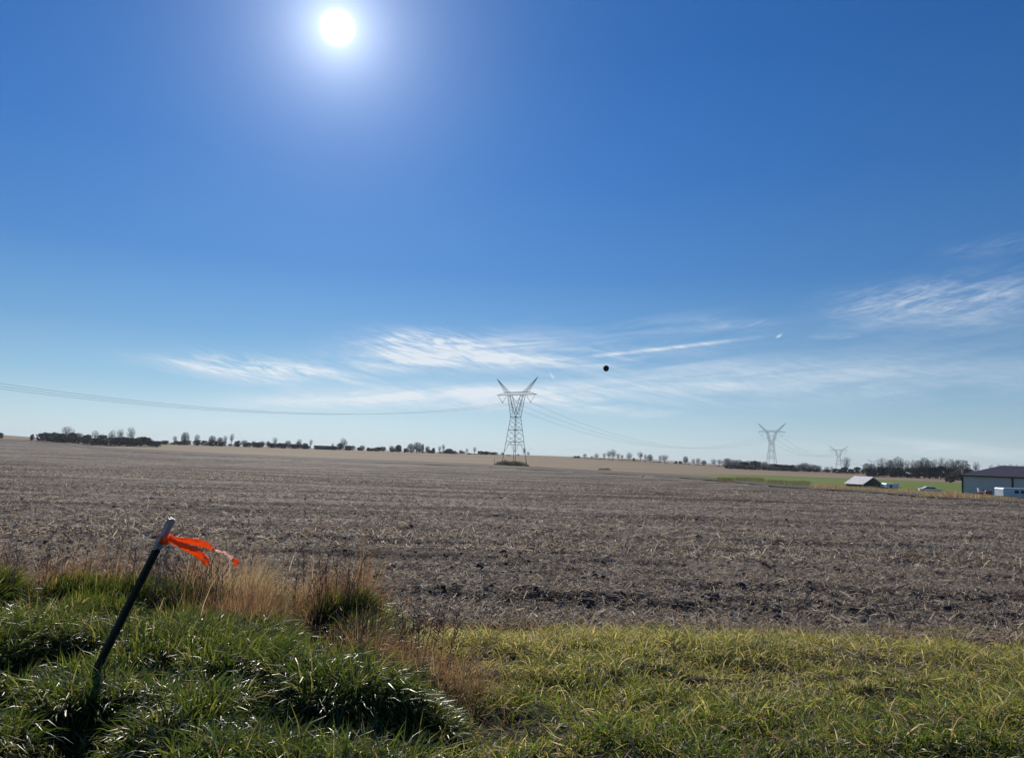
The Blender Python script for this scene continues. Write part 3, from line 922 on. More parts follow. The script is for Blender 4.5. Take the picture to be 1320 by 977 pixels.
for i in range(4):
    for k in range(3):
        A, B = ATT[i, k], ATT[i + 1, k]
        L = np.linalg.norm(B - A); d = (B - A) / L; nrm_ = np.array([-d[1], d[0], 0]); nrm_ /= np.linalg.norm(nrm_)
        m = MB(); NS = 40
        for s_ in (-.23, .23):
            pts = [A + (B - A) * t - np.array([0, 0, 4 * SAG[i] * t * (1 - t)]) + nrm_ * s_ for t in np.linspace(0, 1, NS + 1)]
            for q in range(NS): m.bar(pts[q], pts[q + 1], (.021, .022, .028, .034)[i], None, 4)
        for q in range(2, NS, 4):
            p = A + (B - A) * (q / NS) - np.array([0, 0, 4 * SAG[i] * (q / NS) * (1 - q / NS)])
            m.bar(p - nrm_ * .23, p + nrm_ * .23, .02)
        o = m.build('power_cable', M['cable'])
        lab = ('overhead cable from the %s insulator of the nearest pylon off to the left' % side[k]) if i == 0 else \
            'overhead cable between the %s insulators of the %s and the %s' % (side[k], nm[i], nm[i + 1])
        tag(o, lab, 'power cable', 'overhead power cables')

# ------------------------------------------------------------------ trees
def tube_set(segs, n=3):
    A = np.array([s_[0] for s_ in segs]); B = np.array([s_[1] for s_ in segs])
    r0 = np.array([s_[2] for s_ in segs]); r1 = np.array([s_[3] for s_ in segs])
    d = B - A; d /= np.linalg.norm(d, axis=1)[:, None] + 1e-9
    ref = np.where(np.abs(d[:, 2:3]) < .9, np.array([[0, 0, 1.]]), np.array([[1., 0, 0]]))
    u = np.cross(d, ref); u /= np.linalg.norm(u, axis=1)[:, None]; w = np.cross(d, u)
    pts = []
    for P, r in ((A, r0), (B, r1)):
        for k in range(n):
            t = 2 * math.pi * k / n
            pts.append(P + r[:, None] * (math.cos(t) * u + math.sin(t) * w))
    V = np.stack(pts, 1).reshape(-1, 3)
    base = np.arange(len(A))[:, None] * 2 * n
    Q = np.concatenate([base + np.array([k, (k + 1) % n, n + (k + 1) % n, n + k]) for k in range(n)], 0)
    return V, Q

def bare_tree(name, seed, z0=.22, shape='round', n=620, twig=.030, fill=.5):
    """10 m tall and 10 m wide; trunk with limbs, and a crown of branches and twigs filling an uneven envelope"""
    rs = np.random.default_rng(seed)
    K = 9                                                    # lobes of the envelope
    lob = rs.normal(0, 1, (K, 3)); lob /= np.linalg.norm(lob, axis=1)[:, None]; la = rs.uniform(-.38, .40, K)
    pts = []
    while len(pts) < n:
        g = rs.normal(0, 1, 3); g /= np.linalg.norm(g)
        if g[2] < -.75: continue
        r = rs.random() ** fill
        k = 1 + float((la * np.maximum(0, lob @ g) ** 4).sum())
        h = (1 - z0) / 2
        p = np.array([4.6 * g[0] * k * r, 4.6 * g[1] * k * r, 10 * (z0 + h) + 10 * h * g[2] * r * min(k, 1.08)])
        if shape == 'vase':                                  # widest near the top
            f = np.clip((p[2] / 10 - z0) / (1 - z0), 0, 1); q = .35 + .75 * f
            p[:2] *= q
        if shape == 'up':
            p[:2] *= .9
        pts.append(p)
    pts = np.array(pts)
    lean = rs.normal(0, .25, 2)
    trunk = [np.array([lean[0] * t * t, lean[1] * t * t, -.25 + t * (z0 * 10 + 2.2)]) for t in np.linspace(0, 1, 7)]
    nodes = list(trunk); par = [-1] + list(range(6)); dist = [np.linalg.norm(p - trunk[0]) for p in trunk]
    org = trunk[-2]
    order = np.argsort(np.linalg.norm((pts - org) * np.array([1, 1, .8]), axis=1))
    for i in order:
        A = np.array(nodes); d = np.linalg.norm(A - pts[i], axis=1)
        cost = d + .28 * np.array(dist) + np.where(A[:, 2] > pts[i][2] + .3, 1.2, 0)
        cost[:4] += 3
        j = int(np.argmin(cost)); nodes.append(pts[i]); par.append(j); dist.append(dist[j] + d[j])
    N = len(nodes); load = np.ones(N)
    for i in range(N - 1, 0, -1): load[par[i]] += load[i]
    rad = np.maximum(twig, .0125 * load ** .52)
    big, small = [], []
    for i in range(1, N):
        a, b = nodes[par[i]], nodes[i]; ra, rb = min(rad[par[i]], rad[i] * 1.5), rad[i]
        (big if load[i] > 22 else small).append((a, b, ra, rb))
        if load[i] < 4:
            dd = b - a; dd = dd / (np.linalg.norm(dd) + 1e-6)
            for q in range(2):
                e = b + (dd * .55 + rs.normal(0, .45, 3) + np.array([0, 0, .25])) * rs.uniform(.35, .8)
                e[2] = min(e[2], 10)
                small.append((b, e, twig * .9, twig * .5))
    root = empty(name, (0, 0, 0))
    for nm_, sg, mt in (('trunk', big, M['bark']), ('crown', small, M['twig'])):
        V, Q = tube_set(sg, 5 if nm_ == 'trunk' else 3)
        np_mesh(nm_, V, Q, mt, root)
    return root

def leafy_tree(name, seed, n, leaf, mat, cone=False, trunk=.18, low=.05):
    rs = np.random.default_rng(seed)
    root = empty(name, (0, 0, 0))
    sg = [((0, 0, -.3), (0.1, .1, 3.5), trunk, trunk * .7), ((.1, .1, 3.5), (0, 0, 8.5), trunk * .7, .05)]
    for q in range(9):
        z = 1.5 + q * .7; a = q * 2.4
        sg.append(((0, 0, z), (3.2 * math.cos(a) * (1 - z / 12), 3.2 * math.sin(a) * (1 - z / 12), z + .9), .07, .03))
    V, Q = tube_set([(np.array(a), np.array(b), c, d) for a, b, c, d in sg], 5)
    np_mesh('trunk', V, Q, M['bark'], root)
    # clumps
    C = []
    nc = 46
    for q in range(nc):
        z = rs.uniform(low * 10 + .8, 9.0); a = rs.uniform(0, 6.28)
        R_ = (5.0 * (1 - z / 10.5)) if cone else 5.0 * math.sqrt(max(.05, 1 - ((z - 4.6) / 5.4) ** 2)) * rs.uniform(.7, 1.1)
        rr_ = R_ * math.sqrt(rs.random()) * .85
        C.append((rr_ * math.cos(a), rr_ * math.sin(a), z, rs.uniform(.9, 1.8) * (.6 if cone else 1)))
    C = np.array(C)
    idx = rs.integers(0, nc, n)
    g = rs.normal(0, 1, (n, 3)); g /= np.linalg.norm(g, axis=1)[:, None]
    P = C[idx, :3] + g * (C[idx, 3] * rs.random(n) ** .45)[:, None]
    P[:, 2] = np.where(P[:, 2] < .1, .1 + np.abs(P[:, 2]) * .3, P[:, 2])
    P[:, 2] *= 10 / P[:, 2].max()
    u = rs.normal(0, 1, (n, 3)); u /= np.linalg.norm(u, axis=1)[:, None]
    v = np.cross(u, rs.normal(0, 1, (n, 3))); v /= np.linalg.norm(v, axis=1)[:, None]
    s_ = leaf * rs.uniform(.5, 1.3, n)
    V = np.stack([P - u * s_[:, None], P + v * s_[:, None] * .35, P + u * s_[:, None], P - v * s_[:, None] * .35], 1).reshape(-1, 3)
    np_mesh('crown', V, np.arange(4 * n).reshape(n, 4), mat, root)
    return root

PROTO = {
    'r0': bare_tree('bare_tree', 11, .12, 'round', 560, .05),
    'r1': bare_tree('bare_tree', 12, .10, 'round', 560, .05),
    's0': bare_tree('bare_tree', 21, .20, 'vase', 480, .05),
    's1': bare_tree('bare_tree', 22, .16, 'vase', 480, .05),
    'u0': bare_tree('bare_tree', 31, .12, 'vase', 480, .050),
    'u1': bare_tree('bare_tree', 32, .15, 'up', 480, .050),
    'l0': bare_tree('bare_tree', 41, .22, 'vase', 480, .05),
    't0': bare_tree('bare_tree', 51, .05, 'round', 1000, .065, .42),
    't1': bare_tree('bare_tree', 52, .04, 'up', 1000, .065, .42),
    'e0': leafy_tree('evergreen_tree', 61, 2600, .55, M['conifer']),
    'e1': leafy_tree('evergreen_tree', 62, 2200, .5, M['conifer'], True),
    'b0': leafy_tree('bush', 71, 2600, .55, M['brush'], low=.0),
    'b1': leafy_tree('bush', 72, 2400, .6, M['brush'], low=.0),
    'o0': leafy_tree('bush', 73, 2200, .6, M['olive'], low=.0),
}
KIND = {'r': ('bare round-headed tree', 'tree'), 's': ('bare wide-spreading tree', 'tree'), 'u': ('bare narrow upright tree', 'tree'), 'l': ('bare lollipop-shaped tree', 'tree'),
        't': ('dense twiggy bare tree', 'tree'), 'e': ('dense dark evergreen', 'tree'), 'b': ('low dark brushy bush', 'bush'), 'o': ('olive-yellow bush', 'bush')}
ORD = ['leftmost', 'second from left', 'third from left', 'fourth from left', 'fifth from left', 'sixth from left', 'seventh from left', 'eighth from left', 'ninth from left', 'tenth from left',
       'eleventh from left', 'twelfth from left', 'thirteenth from left', 'fourteenth from left', 'fifteenth from left', 'sixteenth from left']
used = set(); HEDGE = []
def plant(kind, px, ytop, w, depth, lab, group):
    p = at_depth(px, ytop, depth)
    g = float(terrain(p[0], depth)) - .12
    H = max(p[2] - g, .6)
    if kind in used: o = copy_tree(PROTO[kind])
    else: o = PROTO[kind]; used.add(kind)
    W_ = w * depth / 1000 * (1.3 if kind[0] in 'be' and w > 6 else 1.0)
    o.location = (p[0], depth, g); o.rotation_euler = (0, 0, random.uniform(0, 6.28)); o.scale = (W_ / 10 * random.uniform(.85, 1.15), W_ / 10 * random.uniform(.85, 1.15), H / 10)
    tag(o, lab, KIND[kind[0]][1], group); HEDGE.append(o)
    return o

BANDS = [
 ('the far left skyline wood', 'trees of the far left wood', 560, 'A', [
    ('b0',0,557.5,7),('b1',42,559.5,6),('b0',52,558,8),('b1',60,557,9),('e0',70,557,16),('b0',79,558,14),('u0',87,549,16),('e0',94,557,13),('t0',102,558,14),('b1',113,560,14),('u1',124,554.5,11),('b0',134,560,14),('r0',145,554,12),('s0',156,553,12),('s1',170,550.5,13),('e0',184,562.5,20)]),
 ('the brush under the far left wood', 'bushes under the far left wood', 552, 'A2', [
    ('b0',73,562,16),('b1',86,562,18),('b0',100,563,18),('b1',117,563.5,18),('e0',129,564,16),('b0',142,564,18),('e0',153,563,18),('b1',163,563,16),('b0',174,564,16),('b1',194,567,12),('b0',204,568,12)]),
 ('the row after the far left wood', 'trees of the left skyline row', 640, 'B', [
    ('s0',226,561.5,8),('t0',239,557,12),('u1',254,559.5,9),('b0',264,567.5,9),('t1',274,561.5,12),('t0',284,563.5,10),('u0',291,561,7),('l0',299,558.5,8),('b1',307,568,8)]),
 ('the brush below the left skyline row', 'bushes of the left skyline row', 636, 'B2', [
    ('b0',214,567.5,12),('b1',229,568,10),('b0',241,567,14),('b1',255,567,10),('b0',276,568,14),('b1',287,569,12),('b0',320,570,10),('b1',333,570,12),('b0',350,571,14),('b1',363,571,12),('b0',378,572,14),('b1',391,573,12)]),
 ('the row left of the long shed', 'trees of the left skyline row', 650, 'B3', [
    ('t1',315,567.5,11),('t0',327,568.5,9),('t1',338,568.5,9),('t0',346,568.5,8),('s1',355,563.5,8),('t1',372,568,10),('r0',386,565.5,8),('b0',394,571,8),('l0',401,566,6)]),
 ('the row right of the long shed', 'trees of the skyline row left of the nearest pylon', 690, 'C', [
    ('r1',429,571,4),('e0',438,571,9),('r0',443.5,564.5,13),('b0',449,574,9),('t0',455,574,8),('t1',467,574,9),('b0',475,576.5,6),('e0',487,576,9),('t0',494,576.5,8),('t1',505,574.5,8),('e0',514,573,8),('b1',523,577.5,6)]),
 ('the row left of the nearest pylon', 'trees of the skyline row left of the nearest pylon', 690, 'C2', [
    ('t0',530,571.5,10),('t1',538,570,14),('t0',545,572,7),('t1',551,575,7),('b0',559,577,5),('u0',567,574.5,7),('s0',572,572,6),('e0',579,578,9),('b1',586,581,7),('t0',594,580,7),('u1',602,577.5,5),('u0',612,575.5,6),('b0',619,581,9),('b1',628,582,10),('b0',637,582.5,9)]),
 ('the group beyond the nearest pylon', 'trees beyond the nearest pylon', 640, 'D', [
    ('t0',648,583,5),('b0',655,586.5,7),('e1',668,585,4.5),('u1',676,577,5.5),('r0',681,582,4.5)]),
 ('the open row right of nearest pylon', 'trees of the open crest row', 660, 'E', [
    ('b0',741,587.5,5),('b1',745.5,587.5,5),('r0',754,584.5,7),('s0',763,587.5,5),('r1',769,584,6.5),('u0',779,583.5,6),('u1',785,581,8),('r0',790.5,579,10),('s1',797,584,7),('u0',802,585.5,6),('r1',811,583,8.5),('b0',817,590,4)]),
 ('the crest row before the dense trees', 'trees of the crest row before the dense wood', 650, 'E2', [
    ('s0',826,582,11),('u1',832,585,6),('t0',838,585.5,8),('u0',851,586.5,6),('s1',857,586,13),('b0',872,594,5),('b1',877,594,5),('t1',884,588,10),('u1',894,591,6),('r0',900,590,8),('t0',907.5,593,8),('r1',920,591,8.5),('s0',927.5,591.5,9)]),
 ('the dense row left of second pylon', 'trees of the dense row', 560, 'F', [
    ('t0',938,590.5,11),('t1',946,592.5,10),('t0',953,592.5,10),('e0',959,594.5,9),('t1',966,593.5,10),('e0',972,593.5,8),('t0',979,594.5,10),('t1',986,595,9)]),
 ('the dense row right of second pylon', 'trees of the dense row', 560, 'F2', [
    ('t1',993,597.5,9),('e0',999,597.5,9),('e1',1005,598.5,9),('t1',1010,598.5,8),('e0',1016,599,10),('e1',1022,599,9),('t0',1030,598.5,10),('t1',1037,596.5,10),('u0',1044,597.5,8),('t0',1050,599,9),('r0',1056,599.5,7)]),
 ('the brush below the dense row', 'bushes along the dense row', 545, 'F3', [
    ('b0',942,598,14),('b1',955,599,16),('b0',969,600,16),('b1',983,601,16),('b0',997,602,16),('b1',1012,603,16),('b0',1026,603,16),('b1',1040,603,16),('b0',1054,604,14),('b1',1066,605,12)]),
 ('the group by the third pylon', 'trees by the third pylon', 520, 'G', [
    ('r0',1066,601,8),('u1',1072.5,601,6),('b0',1078,603.5,8),('b1',1084,604,7),('u0',1091,588.5,15),('e0',1089,601.5,10),('b0',1097,604,7),('e0',1105,601.5,10),('b1',1112,605,6)]),
 ('the wood behind the white-roofed shed', 'trees of the right-hand wood', 430, 'H', [
    ('t0',1118,597,12),('t1',1125,598,10),('r1',1137,590,13),('t0',1147,592.5,10),('r0',1155,588.5,15),('s0',1161,590,11)]),
 ('the wood left of the barn', 'trees of the right-hand wood', 425, 'H2', [
    ('u0',1169,592.5,9),('u1',1176.5,592.5,9),('t0',1184,593,10),('t1',1191,590,11),('t0',1198,593.5,10),('u0',1205,591,9),('u1',1214,589.5,9),('r0',1223,591.5,12),('s1',1230,592,12),('t1',1240,593,19),('s0',1258,595,10)]),
 ('the undergrowth below the barn wood', 'undergrowth of the right-hand wood', 415, 'H3', [
    ('b0',1121,603,16),('e0',1134,601,16),('b1',1147,602,18),('e0',1160,602,18),('b0',1173,602,18),('b1',1186,601,18),('e0',1199,602,18),('e0',1212,600,18),('b1',1226,603,18),('b0',1250,604,16)]),
 ('the row behind the barn roof', 'trees behind the barn', 300, 'I', [
    ('r0',1278,599,9),('u0',1288,597.5,8),('r1',1295,598.5,9),('u1',1303,598,9),('r0',1312,598.5,9),('s0',1320,599,10),('u0',1330,599,9)]),
]
for phrase, group, depth, code, items in BANDS:
    items = sorted(items, key=lambda q: q[1])
    for i, (kd, px, yt, w) in enumerate(items):
        plant(kd, px, yt, w * {'F': 1.4, 'F2': 1.5, 'H': 1.25, 'H2': 1.25}.get(code, 1.0), depth + random.uniform(-9, 9), '%s, %s in %s' % (KIND[kd[0]][0], ORD[i], phrase), group)
# broken hedge lines whose bushes nothing in the photo tells apart
def hedge(x0, x1, y0, y1, h0, h1, depth, lab, group, step=(4, 15)):  # base line in the photo, height of the bushes
    px = x0
    while px < x1:
        base_ = y0 + (y1 - y0) * (px - x0) / (x1 - x0)
        plant(random.choice(['b0', 't1', 't0', 't1', 't0']) if random.random() < .8 else 'e0', px, base_ - random.uniform(h0, h1), random.uniform(6, 12), depth + random.uniform(-6, 6), None, None)
        o = HEDGE[-1]
        o.name = 'bush'; tag(o, lab, 'bush', group)
        px += random.uniform(*step)
hedge(206, 403, 572.5, 577, 2.0, 6.5, 645, 'low dark bush in the broken hedge along the left skyline', 'hedge bushes along the left skyline')
hedge(742, 932, 592.0, 602.0, .8, 2.4, 665, 'low scrubby bush along the crest row right of nearest pylon', 'scrub along the crest row', (5, 12))
hedge(432, 642, 579, 588, 2.0, 6.5, 695, 'low dark bush in the hedge between long shed and nearest pylon', 'hedge bushes left of the nearest pylon')
# single bushes
plant('b0', 1225, 613, 11, 300, 'dark round bush on the green field left of the barn', None)
plant('o0', 1235, 606, 20, 380, 'olive-yellow bush in front of the wood, left of the barn roof', None)

# brush mound round the feet of the nearest pylon, weeds on the field edge
def weeds(name, items, hgt, dens, pal, mat, label, cat):
    b = Batch()
    for x0, x1, ya, yb in items:
        n = dens
        px = RNG.uniform(x0, x1, n); f = RNG.random(n)
        y = ya + (yb - ya) * f; x = (px - 660) / 1000 * y
        L = hgt * RNG.uniform(.4, 1.2, n) * (.4 + 1.1 * fbm(x * .5 + 3, y * .15, 2)) * np.clip(np.minimum(px - x0, x1 - px) / (.12 * (x1 - x0)), .2, 1)
        b.add(blades(x, y, L, RNG.uniform(.02, .06, n) * max(1, ya / 250), RNG.uniform(0, .6, n), RNG.uniform(0, 1.2, n), RNG.uniform(0, 6.28, n), pick(pal, n), nseg=3, z=terrain(x, y)))
    return tag(b.build(name, mat), label, cat, kind='stuff')
BR = np.array([(.06, .05, .045), (.08, .065, .055), (.05, .05, .04), (.10, .08, .06)])
weeds('pylon_brush', [(640, 686, 362, 380), (646, 676, 364, 378)], 2.6, 3500, BR, M['dry'], 'dark scrubby brush round the feet of the nearest pylon', 'brush')
DG = np.array([(.07, .095, .03), (.095, .11, .04), (.09, .08, .05), (.12, .11, .06)])
def gy(px, py): return hit(px, py)[1]
weeds('waterway_weeds', [(925, 950, gy(937, 622), gy(937, 617.5)), (946, 990, gy(968, 622), gy(968, 616.5)), (985, 1050, gy(1018, 626), gy(1018, 620.5))], .8, 2000, DG, M['dry'], 'dark green weeds along the field edge below the second pylon', 'weeds')
weeds('field_edge_grass', [(1040, 1145, gy(1090, 632), gy(1090, 627)), (1130, 1245, gy(1180, 637), gy(1180, 633)), (1180, 1330, gy(1250, 643), gy(1250, 640.5))], .75, 5200, np.array([(.30, .235, .15), (.36, .29, .19), (.25, .19, .125), (.20, .16, .09)]), M['dry'], 'dry tan grass strip along the field edge before the sheds', 'dry grass')
p = hit(783, 606)
weeds('field_edge_bush', [(774, 791, p[1] - 2, p[1] + 3)], 1.3, 500, BR, M['dry'], 'small dark dead bush at the field edge right of the nearest pylon', 'bush')

# ------------------------------------------------------------------ farmyard
M['barn_wall'] = simple('grey_sheet_metal', (.46, .48, .48), .45, .3, .08, .6)
M['barn_roof'] = simple('brown_sheet_metal', (.075, .052, .05), .5, .2, .12, .8)
M['dark_trim'] = simple('dark_trim', (.03, .035, .038), .6)
M['white_metal'] = simple('white_metal', (.74, .75, .74), .4, 0, .08, 2)
M['white_roof'] = simple('weathered_white_roof', (.84, .80, .73), .5, 0, .15, 1.5)
M['glass'] = simple('dark_window', (.02, .025, .03), .08, 0, .1, 2)
M['tyre'] = simple('tyre', (.02, .02, .02), .8)
M['red'] = simple('faded_red_paint', (.30, .06, .05), .5, 0, .25, 4)
M['blue_white'] = simple('pale_blue_trailer', (.55, .62, .70), .4, 0, .08, 1)
M['wood'] = simple('pale_boards', (.45, .41, .36), .7, 0, .25, 6)
M['darkgreen'] = simple('dark_boards', (.05, .06, .055), .8, 0, .3, 2)

# barn: local x along the front wall (to the right), y into the depth
bc = hit(1251, 639.5)
bar = empty('barn', (bc[0], bc[1] + 2, float(terrain(bc[0], bc[1] + 2))), R(-37))
tag(bar, 'long grey metal barn with a dark brown roof at the right edge', 'barn')
def zof(py, y, px=1242): return at_depth(px, py, y)[2]
ez = zof(613.2, bc[1] + 2) - bar.location.z
LEN, DEP = 30.0, 12.0
m = MB(); m.box(0, LEN, 0, DEP, .25, ez)
for q in range(60):
    x0 = .4 + q * .5
    if x0 < LEN - .1: m.box(x0, x0 + .05, -.012, -.001, .25, ez - .02)
m.build('wall', M['barn_wall'], bar)
m = MB(); m.box(-.02, LEN + .02, -.05, DEP + .02, -.5, .245); m.build('base_skirt_shade', M['dark_trim'], bar)  # dark strip along the wall foot, shade at the skirt put into its colour
m = MB(); m.box(-.1, .12, -.1, .12, .246, ez - .005); m.build('corner_post', M['dark_trim'], bar)
m = MB(); m.box(6.3, 6.55, -.12, -.035, .246, ez - .01); m.build('corner_post', M['dark_trim'], bar)
RH = 1.75
m = MB(); y0, y1, ym, hp = -.5, DEP + .5, DEP / 2, 4.6
Vr = [(-.45, y0, ez + .01), (LEN + .45, y0, ez + .01), (LEN + .45, y1, ez + .01), (-.45, y1, ez + .01),
      (-.45, y0, ez + .13), (LEN + .45, y0, ez + .13), (LEN + .45, y1, ez + .13), (-.45, y1, ez + .13), (hp, ym, ez + RH), (LEN - hp, ym, ez + RH)]
m.add(Vr, [(3, 2, 1, 0), (0, 1, 5, 4), (1, 2, 6, 5), (2, 3, 7, 6), (3, 0, 4, 7), (4, 5, 9, 8), (5, 6, 9), (6, 7, 8, 9), (7, 4, 8)])
m.build('roof', M['barn_roof'], bar)
m = MB(); m.box(-.42, LEN + .4, -.62, -.51, ez - .06, ez + .1); m.build('gutter', M['dark_trim'], bar)

# white-roofed shed: gable end faces right
sp = hit(1117, 630); sy = sp[1] + 1.5
shed = empty('open_shed', (sp[0], sy, float(terrain(sp[0], sy))), R(0))
tag(shed, 'low shed with a bright white roof and dark gable end in dry grass', 'shed')
# local coordinates built from where the photo shows its corners, then given depth
k = sy / 1000
gw = 24 * k; rl = 20 * k                 # gable width, slope run in the picture
h_e = zof(624.2, sy, 1117) - shed.location.z; h_r = zof(615.3, sy, 1127) - shed.location.z
shed.rotation_euler = (0, 0, R(25))
GW = 5.1; SL = 3.9
# local: x across the gable, y (negative = towards the viewer) ... ridge runs along -x rotated; gable at x+ side
m = MB(); m.add([(0, 0, -.3), (GW, 0, -.3), (GW, 0, h_e), (GW / 2, 0, h_r - .04), (0, 0, h_e),
                 (0, SL, -.3), (GW, SL, -.3), (GW, SL, h_e), (GW / 2, SL, h_r - .04), (0, SL, h_e)],
                [(0, 1, 2, 3, 4), (9, 8, 7, 6, 5), (0, 5, 6, 1), (1, 6, 7, 2), (0, 4, 9, 5)])
m.build('wall', M['darkgreen'], shed)
m = MB()
for a, b in (((-.35, h_e - .12), (GW / 2, h_r)), ((GW + .35, h_e - .12), (GW / 2, h_r))):
    m.add([(a[0], -.3, a[1]), (a[0], SL + .3, a[1]), (b[0], SL + .3, b[1]), (b[0], -.3, b[1]), (a[0], -.3, a[1] + .09), (a[0], SL + .3, a[1] + .09), (b[0], SL + .3, b[1] + .09), (b[0], -.3, b[1] + .09)],
          [(3, 2, 1, 0), (4, 5, 6, 7), (0, 1, 5, 4), (1, 2, 6, 5), (2, 3, 7, 6), (3, 0, 4, 7)])
m.build('roof', M['white_roof'], shed)

def wheel(parent, x, y, r, wd=.18):
    m = MB(); m.bar((x, y - wd / 2, r), (x, y + wd / 2, r), r, r, 16); w_ = m.build('wheel', M['tyre'], parent, False)
    m = MB(); m.bar((x, y - wd / 2 - .01, r), (x, y - wd / 2 + .03, r), r * .55, r * .55, 12); m.build('rim', M['white_metal'], w_)
    return w_

def rounded_box(x0, x1, y0, y1, z0, z1, r, n=4):
    prof = []
    for cx_, cz_, a0 in ((x1 - r, z1 - r, 0), (x0 + r, z1 - r, 90), (x0 + r, z0 + r * .3, 180), (x1 - r, z0 + r * .3, 270)):
        rr_ = r if a0 < 180 else r * .3
        ccx = cx_ if a0 < 180 else (x0 + rr_ if a0 == 180 else x1 - rr_)
        for q in range(n + 1):
            a = R(a0 + 90 * q / n); prof.append((ccx + rr_ * math.cos(a), cz_ + rr_ * math.sin(a)))
    m = MB(); m.prism(prof, y0, y1); return m

def box_trailer(px, py, wpx, hpx, mat, label, rz, windows, door):
    p = hit(px, py); y = p[1]; k = y / 1000
    root = empty('box_trailer', (p[0], y, float(terrain(p[0], y))), rz)
    tag(root, label, 'trailer')
    W_, H_ = wpx * k, hpx * k
    rounded_box(0, W_, 0, 2.0, .35, H_, .18).build('body', mat, root)
    if windows:
        for x0 in windows:
            m = MB(); m.box(x0 * W_, (x0 + .12) * W_, -.02, -.002, H_ * .55, H_ * .82); m.build('window', M['glass'], root)
    if door:
        m = MB(); m.box(door[0] * W_, door[1] * W_, -.02, -.002, .37, H_ * .72); m.build('doorway', M['glass'], root)
    for x0 in (.42, .6): wheel(root, x0 * W_, .12, .33)
    m = MB(); m.bar((W_, 1.0, .45), (W_ + 1.1, 1.0, .42), .05); m.bar((W_ + 1.0, 1, .42), (W_ + 1.0, 1, .0), .04); m.build('tow_bar', M['dark_trim'], root)
    m = MB(); m.box(.1, W_ - .1, .05, 1.95, .2, .348); m.build('chassis', M['dark_trim'], root)
    return root
box_trailer(1142.5, 631, 17, 8, M['white_metal'], 'small white box trailer with a dark doorway, right of the white-roofed shed', R(4), None, (.28, .46))
box_trailer(1293.5, 643.5, 44, 14.5, M['blue_white'], 'pale blue-white trailer with two dark windows, parked before the barn', R(-3), (.32, .50), None)

# white car half hidden in the dry grass
cp = hit(1203, 636)
car = empty('parked_car', (cp[0], cp[1] + .8, float(terrain(cp[0], cp[1]))), R(-16))
tag(car, 'white car parked low behind the dry grass, left of the barn', 'car')
m = MB()
m.prism([(-2.1, .35), (2.1, .35), (2.15, .65), (1.9, .85), (1.0, .93), (.45, 1.33), (-.75, 1.36), (-1.55, .95), (-2.1, .85)], -.82, .82)
m.build('body', M['white_metal'], car)
m = MB(); m.prism([(.88, .95), (.42, 1.28), (-.1, 1.3), (-.1, .95)], -.835, -.822); m.build('side_window', M['glass'], car)
m = MB(); m.prism([(-.16, .95), (-.16, 1.3), (-.72, 1.3), (-1.35, .96)], -.835, -.822); m.build('side_window', M['glass'], car)
m = MB(); m.add([(.46, -.7, 1.31), (.46, .7, 1.31), (.97, .72, .955), (.97, -.72, .955), (.475, -.7, 1.33), (.475, .7, 1.33), (.985, .72, .975), (.985, -.72, .975)], [(3, 2, 1, 0), (4, 5, 6, 7), (0, 1, 5, 4), (1, 2, 6, 5), (2, 3, 7, 6), (3, 0, 4, 7)]); m.build('windscreen', M['glass'], car)
car.scale = (.85, .85, .82)
for x0 in (-1.3, 1.3):
    for y0 in (-.78, .78): wheel(car, x0, y0, .32)

# pale boards stacked on the ground by the barn corner
bp = hit(1244, 640)
bs = empty('board_stack', (bp[0], bp[1] + .3, float(terrain(bp[0], bp[1]))), R(-8))
tag(bs, 'low stack of pale boards lying at the barn corner', 'board stack')
for q in range(5):
    m = MB(); m.box(.1 * q, 1.75 - .08 * q, .12 * (q % 3), .12 * (q % 3) + .7, .02 + .085 * q, .095 + .085 * q); m.build('board', M['wood'], bs)
# flat pale thing beside the car
bp = hit(1187.5, 635)
bb = empty('straw_bale', (bp[0], bp[1] + .4, float(terrain(bp[0], bp[1]))), R(20))
tag(bb, 'small pale straw bale at the left of the white car', 'bale')
M['bale'] = simple('bale_straw', (.5, .43, .27), .9, 0, .3, 20, .6)
rounded_box(-.5, .5, -.3, .3, 0, .62, .12).build('bale_body', M['bale'], bb)
m = MB()
for x0 in (-.25, .2): m.box(x0, x0 + .03, -.308, .308, .01, .628)
m.build('twine', M['dark_trim'], bb)

# small red and white garden tractor by the barn wall
tp = hit(1271, 641)
tr_ = empty('garden_tractor', (tp[0], tp[1] + .4, float(terrain(tp[0], tp[1]))), R(170))
tag(tr_, 'small red garden tractor with a white seat by the barn wall', 'tractor')
m = rounded_box(-.95, -.1, -.27, .27, .38, .92, .12); m.build('hood', M['red'], tr_)
m = MB(); m.prism([(-.1, .35), (.8, .35), (.95, .62), (.45, .66), (.3, .45), (-.1, .45)], -.42, .42); m.build('fender', M['red'], tr_)
m = MB(); m.box(.25, .7, -.25, .25, .68, .78); m.prism([(.62, .78), (.78, .78), (.86, 1.28), (.76, 1.28)], -.25, .25); m.build('seat', M['white_metal'], tr_)
m = MB(); m.bar((-.08, 0, .8), (.12, 0, 1.12), .03, .03, 6)
for q in range(10):
    a, b = R(36 * q), R(36 * q + 36); m.bar((.1 + .06 * math.cos(a), .18 * math.sin(a), 1.12 + .12 * math.cos(a)), (.1 + .06 * math.cos(b), .18 * math.sin(b), 1.12 + .12 * math.cos(b)), .015, None, 5)
m.build('steering_wheel', M['dark_trim'], tr_)
m = MB(); m.prism([(-.35, .12), (.3, .12), (.25, .3), (-.3, .3)], -.55, .55); m.build('mower_deck', M['red'], tr_)
for x0, r_ in ((-.72, .2), (.55, .3)):
    for y0 in (-.42, .42): wheel(tr_, x0, y0, r_, .2)

